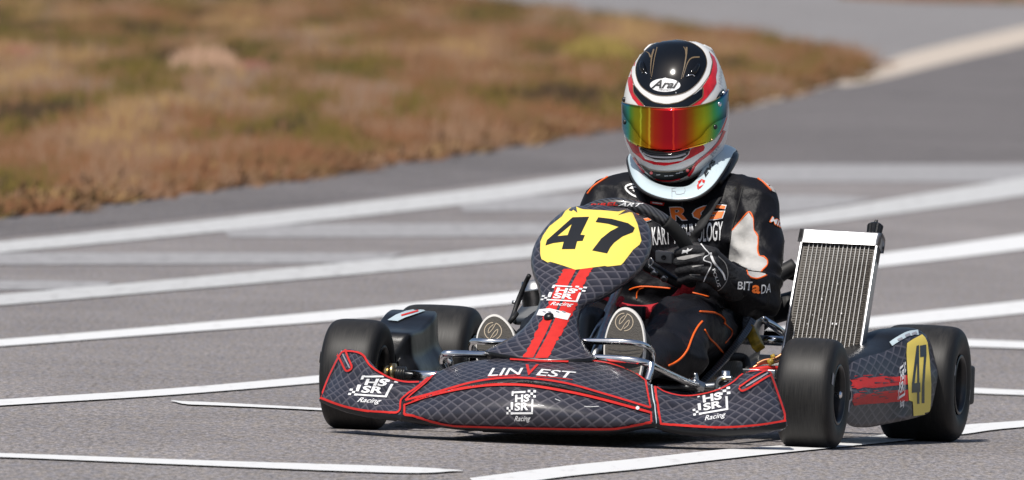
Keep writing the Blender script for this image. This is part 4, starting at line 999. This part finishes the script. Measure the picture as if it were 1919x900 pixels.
# gloved hands: palm, four separate bent fingers and a thumb closed on the rim
def hand(mirror):
    pr = []
    g = lambda px, py, Y: U(px, py, Y)
    K = [(1334,474,.352), (1338,491,.350), (1337,508,.352), (1331,523,.358)]; J1 = [(1298,469,.328), (1299,487,.326), (1300,504,.328), (1299,519,.334)]; J2 = [(1272,474,.345), (1271,492,.343), (1273,509,.345), (1277,525,.349)]; T_ = [(1279,479,.385), (1279,497,.385), (1281,513,.386), (1286,527,.386)]
    for i, (k, a, b, t) in enumerate(zip(K, J1, J2, T_)):
        r = (.0118, .0122, .0118, .0105)[i]
        k, a, b, t = g(*k), g(*a), g(*b), g(*t)
        pr += [hull([(k, r*1.18), (a, r*1.06)], 7), hull([(a, r*1.06), (b, r)], 7), hull([(b, r), (t, r*.9)], 7)]
    pr.append(hull([(g(1334,475,.362), .016), (g(1332,522,.366), .015), (g(1362,506,.41), .022), (g(1354,535,.41), .020), (g(1352,496,.40), .020)], 7))
    pr += [hull([(g(1338,476,.39), .016), (g(1304,464,.400), .0135)], 7), hull([(g(1304,464,.400), .0135), (g(1272,471,.398), .0120)], 7), hull([(g(1272,471,.398), .0120), (g(1249,477,.392), .0105)], 7)]
    pr.append(hull([(g(1350,505,.40), .025), (g(1374,531,.45), .044)], 8))
    V, Fc, N = fuse(pr, .0022, 3, .4)
    V = [v + n_*(.0009*noise.noise(v*70) + .0006*noise.noise(v*150)) for v, n_ in zip(V, N)]
    if mirror:
        V = [turn @ (Vector((-v.x, v.y, v.z)) - so_) + so_ for v in V]; Fc = [f[::-1] for f in Fc]
    return new('glove', V, Fc, M['glove'], man, bvh=True)
glove = hand(False); hand(True); GT = [glove]
zg = Z(1180, 360, .311)
sdecal('glove_stripe', zg([(425,308),(450,340),(478,372),(450,395),(448,412),(485,425),(490,445),(462,500),(445,540)]), 1.9, M['white'], GT, glove, off=.0012, step=5)
sdecal('glove_stripe', zg([(485,365),(500,410),(520,440),(560,490),(575,530)]), [4.5, 3], M['white'], GT, glove, off=.0014, step=5); sdecal('cuff_edge', zg([(530,385),(575,430),(590,490),(580,540),(545,585),(500,605)]), 1.5, M['glovegrey'], GT, glove, off=.0012, step=5)
pdecal('finger_patch', [zg([(285,398),(330,385),(450,365),(448,380),(330,410),(290,408)])], M['glovegrey'], GT, glove, off=.0012, step=5); pdecal('finger_patch', [zg([(375,448),(445,432),(446,443),(380,455)])], M['glovegrey'], GT, glove, off=.0012, step=5); pdecal('finger_patch', [zg([(360,495),(425,492),(425,501),(365,501)])], M['glovegrey'], GT, glove, off=.0012, step=5)
V, Fc = strip2d([], 1) if False else ([], [])
pdecal('star_emblem', [zg([(315,372),(322,350),(345,352),(352,338),(362,347),(380,340),(370,352),(352,360),(352,372),(338,364)])], M['white'], GT, glove, off=.0016, step=4)
tdecal('lettering', 'POLUS', zg([(512,462),(548,568),(528,570),(496,470)]), M['white'], GT, glove, bold=.0, off=.0016, step=4)

tdecal('lettering', 'BIT', ((1383,528),(1410,528),(1408,545),(1382,542)), M['white'], [body, glove], body, bold=.01, off=.0008, lift=0.0037, step=3.2); tdecal('lettering', 'a', ((1410,534),(1425,535),(1424,551),(1408,549)), M['orangepatch'], [body, glove], body, bold=.03, off=.0008, lift=0.0037, step=3.2); tdecal('lettering', 'DA', ((1427,534),(1446,531),(1444,548),(1426,551)), M['white'], [body, glove], body, bold=.01, off=.0008, lift=0.0032, step=3.2)
# shoes: soles face the camera
def shoe(L, label):
    tilt = .06; y0, y1 = min(p[1] for p in L), max(p[1] for p in L)
    out = [(p.x, p.y, -.285 + tilt*(p.y-y1)/(y0-y1)) for p in spline([(x, y, 0) for x, y in L], 4, True)]; k = len(out)
    front = [U(*p) for p in out]; c = sum(front, Vector())/k
    n_ = Vector((0, -1, .25)).normalized()
    inner = [c + (p - c)*.93 + n_*.0005 for p in front]
    V = [c + Vector((0, 0, 0)) + n_*.001] + inner + front + [c + (p-c)*1.03 - n_*.010 for p in front] + [c + (p-c)*.98 - n_*.020 for p in front]
    Fc = [(0, 1+i, 1+(i+1) % k) for i in range(k)]; fm = [0]*k
    for r in range(3):
        for i in range(k):
            a = 1 + r*k; Fc.append((a+i, a+k+i, a+k+(i+1) % k, a+(i+1) % k)); fm.append(1)
    so_l = new('shoe', V, Fc, [M['sole'], M['soleedge']], man, fm=fm, smooth=False, bvh=True)
    so_l['label'] = label
    up = [hull([(c + (front[0]-c)*.70 - n_*.035, .026), (c + (front[k//2]-c)*.72 - n_*.045, .030), (c - n_*.06, .036), (c + Vector((0, .11, .0)), .040)])]
    V, Fc, _ = fuse(up, .005, 4); new('shoe_upper', V, Fc, M['mattblack'], so_l)
    return so_l, [so_l]
shl, SL = shoe([(925,589),(940,594),(954,608),(964,628),(966,655),(962,685),(955,708),(930,714),(904,708),(895,685),(891,655),(893,630),(899,612),(910,596)], 'shoe sole with gold ring emblem beside the plain pod'); shr, SR_ = shoe([(1170,576),(1188,583),(1202,603),(1208,632),(1208,660),(1203,690),(1196,710),(1170,717),(1143,711),(1134,690),(1131,660),(1133,635),(1141,607),(1154,584)], 'shoe sole with gold ring emblem beside the knee with piping')
def emblem(c, r, T, par):
    cx, cy = c
    sdecal('sole_emblem', [(cx+r*math.cos(R_(a)), cy+r*math.sin(R_(a))) for a in range(-70, 95, 20)], 1.5, M['soleline'], T, par, off=.001, step=4); sdecal('sole_emblem', [(cx+r*math.cos(R_(a)), cy+r*math.sin(R_(a))) for a in range(110, 275, 20)], 1.5, M['soleline'], T, par, off=.001, step=4)
    q = r*.55
    sdecal('sole_emblem', [(cx+r*.35, cy-r*.93), (cx-q*.2, cy-q*.3), (cx-q, cy+q*.4), (cx-q*.8, cy-q*.6), (cx+q*.1, cy-q*1.4)], 1.3, M['soleline'], T, par, off=.001, step=4, n=4); sdecal('sole_emblem', [(cx-r*.35, cy+r*.93), (cx+q*.2, cy+q*.3), (cx+q, cy-q*.4), (cx+q*.8, cy+q*.6), (cx-q*.1, cy+q*1.4)], 1.3, M['soleline'], T, par, off=.001, step=4, n=4)
emblem((924, 621), 16, SL, shl); emblem((1170, 604), 16.5, SR_, shr)
for T, par, cx in ((SL, shl, 928), (SR_, shr, 1170)):
    for y in (655, 662, 690): sdecal('sole_groove', [(cx-30, y), (cx, y+3), (cx+30, y)], 1.5, M['mattblack'], T, par, off=.0008, step=6)
    sdecal('sole_crease', [(cx-28, y-60), (cx-10, y-50), (cx+8, y-42)], .9, M['mattblack'], T, par, off=.0008, step=6)

# helmet: level rings whose widths follow the shell, longer front to back than wide
HL = [(75.5,1270,1272,.004,.004),(80,1236,1307,.045,.05),(88,1219,1322,.070,.078),(104,1201,1338,.098,.105),(125,1188,1348,.120,.122),(152,1178,1357,.139,.135),(185,1171.5,1363,.152,.142),(220,1170,1364,.160,.143),(250,1172.5,1361,.165,.140),(272,1178,1356,.168,.134),(292,1187,1348,.168,.126),(310,1197,1338,.160,.115),(325,1210,1325,.147,.10),(336,1226,1308,.128,.085),(342,1243,1290,.10,.06),(344.5,1262,1270,.06,.03)]
HY = .745; rows = []
for py, l, r, df, db in HL:
    a, b = U(l, py, HY), U(r, py, HY); c = (a+b)/2; hx = (b-a)/2; row = []
    for i in range(24):
        t = 2*math.pi*i/24; ct, st = math.cos(t), math.sin(t)
        e_ = 2/2.25; x = (abs(ct)**e_)*(1 if ct > 0 else -1); y = (abs(st)**e_)*(1 if st > 0 else -1)
        # the head looks slightly to the driver's right
        row.append(c + hx*x + Vector((-.06*1, 1, 0))*(y*(df if y < 0 else db)) )
    rows.append(row)
helmet = loft('helmet', rows, M['helmwhite'], man, nu=4, nv=4, closed_u=True, bvh=True)
HT = [helmet]
zh, zl = Z(1150, 60, .17778), Z(1150, 210, .2)
pd = lambda nm, L, m, off: pdecal(nm, [L], M[m], HT, helmet, off=off+.0005, step=5)
# shell paint, lower layers first
pd('red_band', zh([(150,520),(165,440),(215,310),(240,330),(208,420),(205,560),(222,650),(330,790),(260,770),(200,700),(165,620)]), 'helmred', .0004)
pd('red_band', zh([(1010,215),(1060,265),(1085,330),(1090,400),(1076,470),(1082,540),(1050,605),(985,690),(900,775),(800,790),(930,690),(930,590),(1000,480),(1035,380),(1030,290)]), 'helmred', .0004)
pd('forehead_band', zh([(213,560),(217,640),(300,745),(340,785),(560,805),(780,795),(860,745),(932,680),(938,590),(850,660),(560,740),(310,660)]), 'helmblack', .0006)
sdecal('pinstripe', zh([(213,560),(217,636),(260,700),(320,770)]), 1.7, M['goldprint'], HT, helmet, off=0.0018, n=4); sdecal('pinstripe', zh([(938,580),(934,680),(880,730),(790,790)]), 1.7, M['goldprint'], HT, helmet, off=0.0018, n=4)
dome = [(242,440),(248,350),(300,250),(400,150),(520,100),(660,92),(800,118),(900,172),(955,240),(975,330),(950,430),(890,530),(800,612),(700,657),(560,676),(430,662),(325,602),(268,530)]
band = [(194,450),(205,345),(258,240),(350,140),(450,92),(560,72),(680,70),(800,84),(930,135),(1000,210),(1033,320),(1005,450),(932,560),(842,650),(702,735),(560,762),(420,737),(300,652),(225,560)]
pd('white_band', zh(band), 'helmwhite', .0011)
sdecal('pinstripe', zh([(194,450),(225,560),(300,652),(420,737),(560,762),(702,735),(842,650),(932,560),(1005,450),(1033,320),(1000,210)]), 1.2, M['goldprint'], HT, helmet, off=0.0022)
sm = [(p.x, p.y) for p in spline([(x, y, 0) for x, y in zh(dome)], 4, True)]
pd('black_dome', sm, 'helmblack', .0016)
sdecal('pinstripe', zh(dome), 1.0, M['goldprint'], HT, helmet, off=0.0028, closed=True, n=4)
for L, w_ in (([(398,500),(396,420),(400,340),(408,260),(430,190)], [1.2, 3.2]), ([(404,480),(420,380),(436,280),(462,170)], [1.0, 1.6]), ([(345,215),(375,232),(396,275)], [.8, 3]), ([(712,500),(738,400),(755,310),(765,240),(768,170)], [1.2, 3.2]), ([(728,485),(760,380),(790,310),(830,278),(900,272)], [1.2, 2.6]), ([(735,165),(756,200),(764,250)], [.8, 3])):
    sdecal('gold_flash', zh(L), w_, M['goldprint'], HT, helmet, off=0.0028, n=5)
sdecal('flash_gap', zh([(397,490),(410,330),(440,190)]), 1.5, M['helmblack'], HT, helmet, off=0.0031, n=4); sdecal('flash_gap', zh([(718,490),(775,300),(805,150)]), 1.5, M['helmblack'], HT, helmet, off=0.0031, n=4)
ell = [(545 + 158*math.cos(R_(a)), 565 + 70*math.sin(R_(a)) - (8 if a == 270 else 0)) for a in range(0, 360, 10)]
pd('oval_badge', zh(ell), 'white', .0021)
tdecal('lettering', 'Arai', zh([(418,505),(688,520),(672,600),(398,600)]), M['blackprint'], HT, helmet, bold=.028, shear=.35, off=0.0035, step=4); tdecal('lettering', 'HELMET', zh([(480,606),(606,612),(604,624),(478,618)]), M['blackprint'], HT, helmet, bold=.0, off=0.0035, step=4)
tdecal('lettering', 'LINVEST', zh([(1095,540),(1120,345),(1150,360),(1125,560)]), M['greyprint'], HT, helmet, off=0.0021, step=4)
# lower shell
pd('red_chin', zl([(96,0),(104,90),(118,190),(150,280),(240,322),(252,372),(300,438),(400,462),(520,468),(640,452),(700,398),(716,350),(830,300),(852,330),(840,362),(720,430),(600,480),(480,503),(380,492),(280,452),(180,372),(125,270),(95,120),(88,0)]), 'helmred', .0006)
pd('white_chin', zl([(238,324),(250,372),(300,440),(400,466),(520,472),(642,454),(702,398),(718,348),(600,360),(400,360)]), 'helmwhite', .0010)
vent = zl([(252,332),(320,352),(400,366),(480,372),(560,372),(640,360),(716,344),(692,398),(640,433),(540,445),(460,448),(390,443),(310,413),(272,380)])
pd('chin_vent', vent, 'blackprint', .0016)
sdecal('vent_slot', zl([(285,375),(360,408),(470,420),(580,414),(670,388)]), 4, M['chrome'] if False else M['greyprint'], HT, helmet, off=0.0039, n=5)
h = cast(*zl([(468,400)])[0], HT)
V, Fc = tube_data([cast(*p, HT)[0] + cast(*p, HT)[1]*.002 for p in [(q.x, q.y) for q in spline([(x, y, 0) for x, y in zl([(262,345),(330,385),(400,398),(480,402),(560,398),(640,380),(706,352)])], 5)]], .0035, 8); new('vent_lip', V, Fc, M['helmblack'], helmet)
pd('lower_black', zl([(252,488),(330,533),(420,552),(520,555),(640,540),(752,490),(735,530),(695,592),(610,632),(520,648),(440,640),(370,612),(300,555)]), 'chinblack', .0006)
sdecal('pinstripe', zl([(250,488),(330,533),(420,553),(520,556),(640,541),(752,490)]), 1.4, M['goldprint'], HT, helmet, off=0.0018)
sdecal('red_edge', zl([(190,425),(225,480),(275,550),(292,558)]), 3.5, M['helmred'], HT, helmet, off=0.0017); sdecal('red_edge', zl([(1035,175),(985,280),(900,375),(800,455),(755,500),(735,545),(695,600)]), 5, M['helmred'], HT, helmet, off=0.0017)
for c in ((355,568), (690,545)): pd('rose_emblem', zl([(c[0]+15*math.cos(R_(a)), c[1]+14*math.sin(R_(a))) for a in range(0, 360, 30)]), 'helmred', .0010)
for c in ((420,585), (495,595), (540,592), (600,570), (630,560)): sdecal('chin_mark', zl([(c[0]-18, c[1]), (c[0]+18, c[1]-2)]), 1.6, M['greyprint'], HT, helmet, off=0.0019, n=2)
sdecal('lower_red', zl([(390,625),(450,640),(540,640),(620,622)]), 2, M['helmred'], HT, helmet, off=0.0019)
tdecal('lettering', 'RIL', zl([(900,398),(985,290),(1003,302),(925,420)]), M['greyprint'], HT, helmet, off=0.0021, step=4)
pd('red_band', zh([(1190,540),(1205,640),(1190,780),(1160,900),(1140,900),(1172,780),(1180,640)]), 'helmred', .0006)
sdecal('red_edge', zl([(1058,0),(1040,90),(1000,180),(935,240)]), 3.5, M['helmred'], HT, helmet, off=0.0017)
# visor: a mirrored shell standing proud of the helmet
tp = spline([(1169.5,192,0),(1180,195.5,0),(1200,199.5,0),(1225,202.5,0),(1252,203.8,0),(1280,202.5,0),(1305,199,0),(1330,192,0),(1350,180,0),(1361,168,0)], 5)
bt = spline([(1171,240,0),(1177,256,0),(1189,268,0),(1214,279.5,0),(1240,284.6,0),(1264,284.6,0),(1292,277,0),(1318,269,0),(1340,255,0),(1359,214,0)], 5)
V, Fc, uv = [], [], []; nvv = 14
for a, b in zip(tp, bt):
    for j in range(nvv+1):
        p = a + (b-a)*(j/nvv); h = cast(p.x, p.y, HT) or cast(1266 + (p.x-1266)*.985, p.y, HT)
        V.append(h[0] + h[1]*.0045); uv.append(((p.x-1170)/190, j/nvv))
for i in range(len(tp)-1):
    for j in range(nvv): q = i*(nvv+1)+j; Fc.append((q, q+nvv+1, q+nvv+2, q+1))
visor = new('visor', V, Fc, M['visor'], helmet, uv=uv, solid=.0025, bvh=True)
VT = [visor, helmet]
e1 = [V[i*(nvv+1)] + Vector((0, -.001, 0)) for i in range(len(tp)-6)]; Vt, Ft = tube_data(e1, .0016, 6); new('visor_seal', Vt, Ft, M['goldprint'], helmet)
pd2 = lambda nm, L, m, off: pdecal(nm, [L], M[m], VT, helmet, off=off, step=6)
pd2('pivot_cover', zh([(1075,700),(1110,640),(1150,600),(1175,640),(1170,720),(1155,800),(1135,850),(1100,870),(1085,800)]), 'helmblack', .002)
def screw_or_glint(px, py, r, m='chrome'):
    h = cast(px, py, VT)
    if h: lathe('visor_screw_or_painted_glint', [(.0,r),(.004,r),(.006,r*.7),(.0065,0)], h[0], h[1], M[m], helmet, seg=14)
screw_or_glint(1346.5,195.5,.0062); screw_or_glint(1355,175,.005); screw_or_glint(1339,238,.006,'rimblack'); screw_or_glint(1172.5,229,.006,'rimblack'); screw_or_glint(1171,187,.006,'rimblack'); screw_or_glint(1332,262,.003,'brass'); screw_or_glint(1267,175,.0016,'white')  # the tiny white one above the visor is a painted sun glint
# air scoops on the dome
for L in ([(308,450),(285,400),(290,340),(310,300),(335,330),(350,390),(362,450),(335,428)], [(762,478),(790,430),(840,370),(880,330),(908,335),(905,380),(880,430),(850,478),(825,458)]):
    c = (sum(x for x, y in L)/len(L), sum(y for x, y in L)/len(L)); V, Fc = [], []
    for k, (sc, off) in enumerate(((1, .001), (.92, .006), (.7, .010), (.35, .0125))):
        for x, y in zh([(c[0]+(x-c[0])*sc, c[1]+(y-c[1])*sc) for x, y in L]):
            h = cast(x, y, HT); V.append(h[0] + h[1]*off)
    m_ = len(L)
    for k in range(3):
        for i in range(m_): Fc.append((k*m_+i, k*m_+(i+1) % m_, (k+1)*m_+(i+1) % m_, (k+1)*m_+i))
    Fc.append(tuple(3*m_+i for i in range(m_))); new('air_scoop', V, Fc, M['helmblack'], helmet, sub=1)
P = [cast(*p, HT) for p in zh([(765,478),(795,462),(825,456),(848,476)])]; Vt, Ft = tube_data([h[0]+h[1]*.004 for h in P], .0018, 6); new('scoop_edge', Vt, Ft, M['chrome'], helmet)
P = [cast(*p, HT) for p in zh([(310,440),(335,424),(362,452)])]; Vt, Ft = tube_data([h[0]+h[1]*.004 for h in P], .0014, 6); new('scoop_edge', Vt, Ft, M['chrome'], helmet)
# rear air fins at the crown sides
for a, b, c in (((1210,95),(1219,88),(1229,84)), ((1319,87),(1330,94),(1337,104))):
    V, Fc, _ = fuse([hull([(U(*a,.79), .005), (U(*b,.81), .007), (U(*c,.84), .005)])], .003, 2); new('rear_air_fin', V, Fc, M['helmwhite'], helmet)

# neck brace
inn = [(1203,284,.79),(1197,300,.71),(1203,318,.66),(1220,335,.63),(1245,346,.615),(1272,349,.61),(1292,345,.615),(1307,331,.64),(1319,309,.68),(1329,289,.73),(1341,279,.79)]
out = [(1179,288,.80),(1179,310,.71),(1188,334,.63),(1207,354,.58),(1239,367,.553),(1273,371,.545),(1307,365,.555),(1334,347,.585),(1353,322,.635),(1366,300,.70),(1374,285,.78)]
I3, O3 = [U(*p) for p in inn], [U(*p) for p in out]
dn = Vector((0, 0, -.009))
bk = lambda P: P + [Vector((P[-1].x-.02, .87, P[-1].z+.01)), Vector(((P[0].x+P[-1].x)/2, .91, P[-1].z+.012)), Vector((P[0].x+.02, .87, P[0].z+.01))]
I3, O3 = bk(I3), bk(O3)
rows = [[p + dn*2.2 for p in I3], [p + dn*.4 for p in I3], [p.lerp(q, .15) for p, q in zip(I3, O3)], [p.lerp(q, .55) + Vector((0, 0, .004)) for p, q in zip(I3, O3)], [p.lerp(q, .92) for p, q in zip(I3, O3)], [q + dn*.35 for q in O3], [p.lerp(q, .96) + dn*1.0 for p, q in zip(I3, O3)], [p.lerp(q, .5) + dn*2.2 for p, q in zip(I3, O3)]]
brace = loft('neck_brace', rows, [M['brace'], M['blackplastic']], man, nu=5, nv=3, closed_u=True, flip=False, bvh=True, fmrow=[1, 0, 0, 0, 0, 0, 1])
tube('brace_edge', [q + dn*.8 + Vector((0, -.001, 0)) for q in O3], .0036, M['mattblack'], brace, closed=True, n=5)
tube('brace_pad', [U(1346,342,.64), U(1363,320,.69), U(1375,299,.76), U(1377,291,.82)], .010, M['blackplastic'], brace)
XT = [brace]
tdecal('lettering', 'EVS', zl([(838,585),(925,450),(966,455),(862,618)]), M['blackprint'], XT, brace, bold=.05, shear=.2, off=.001, step=4)
for q in ([(790,655),(830,628),(822,655),(800,680)], [(830,632),(858,645),(850,672),(832,660)], [(845,680),(815,715),(788,730),(800,705)], [(782,690),(797,668),(800,700),(786,726)]): pdecal('red_emblem', [zl(q)], M['red'], XT, brace, off=.001, step=4)
sdecal('brace_seam', zl([(546,700),(546,750),(547,815)]), .9, M['greyprint'], XT, brace, off=.0008, n=3); sdecal('brace_mark', zl([(580,715),(600,697),(665,712),(660,765),(585,772),(578,745),(550,745),(550,720),(580,715)]), .9, M['greyprint'], XT, brace, off=.0008, n=2)
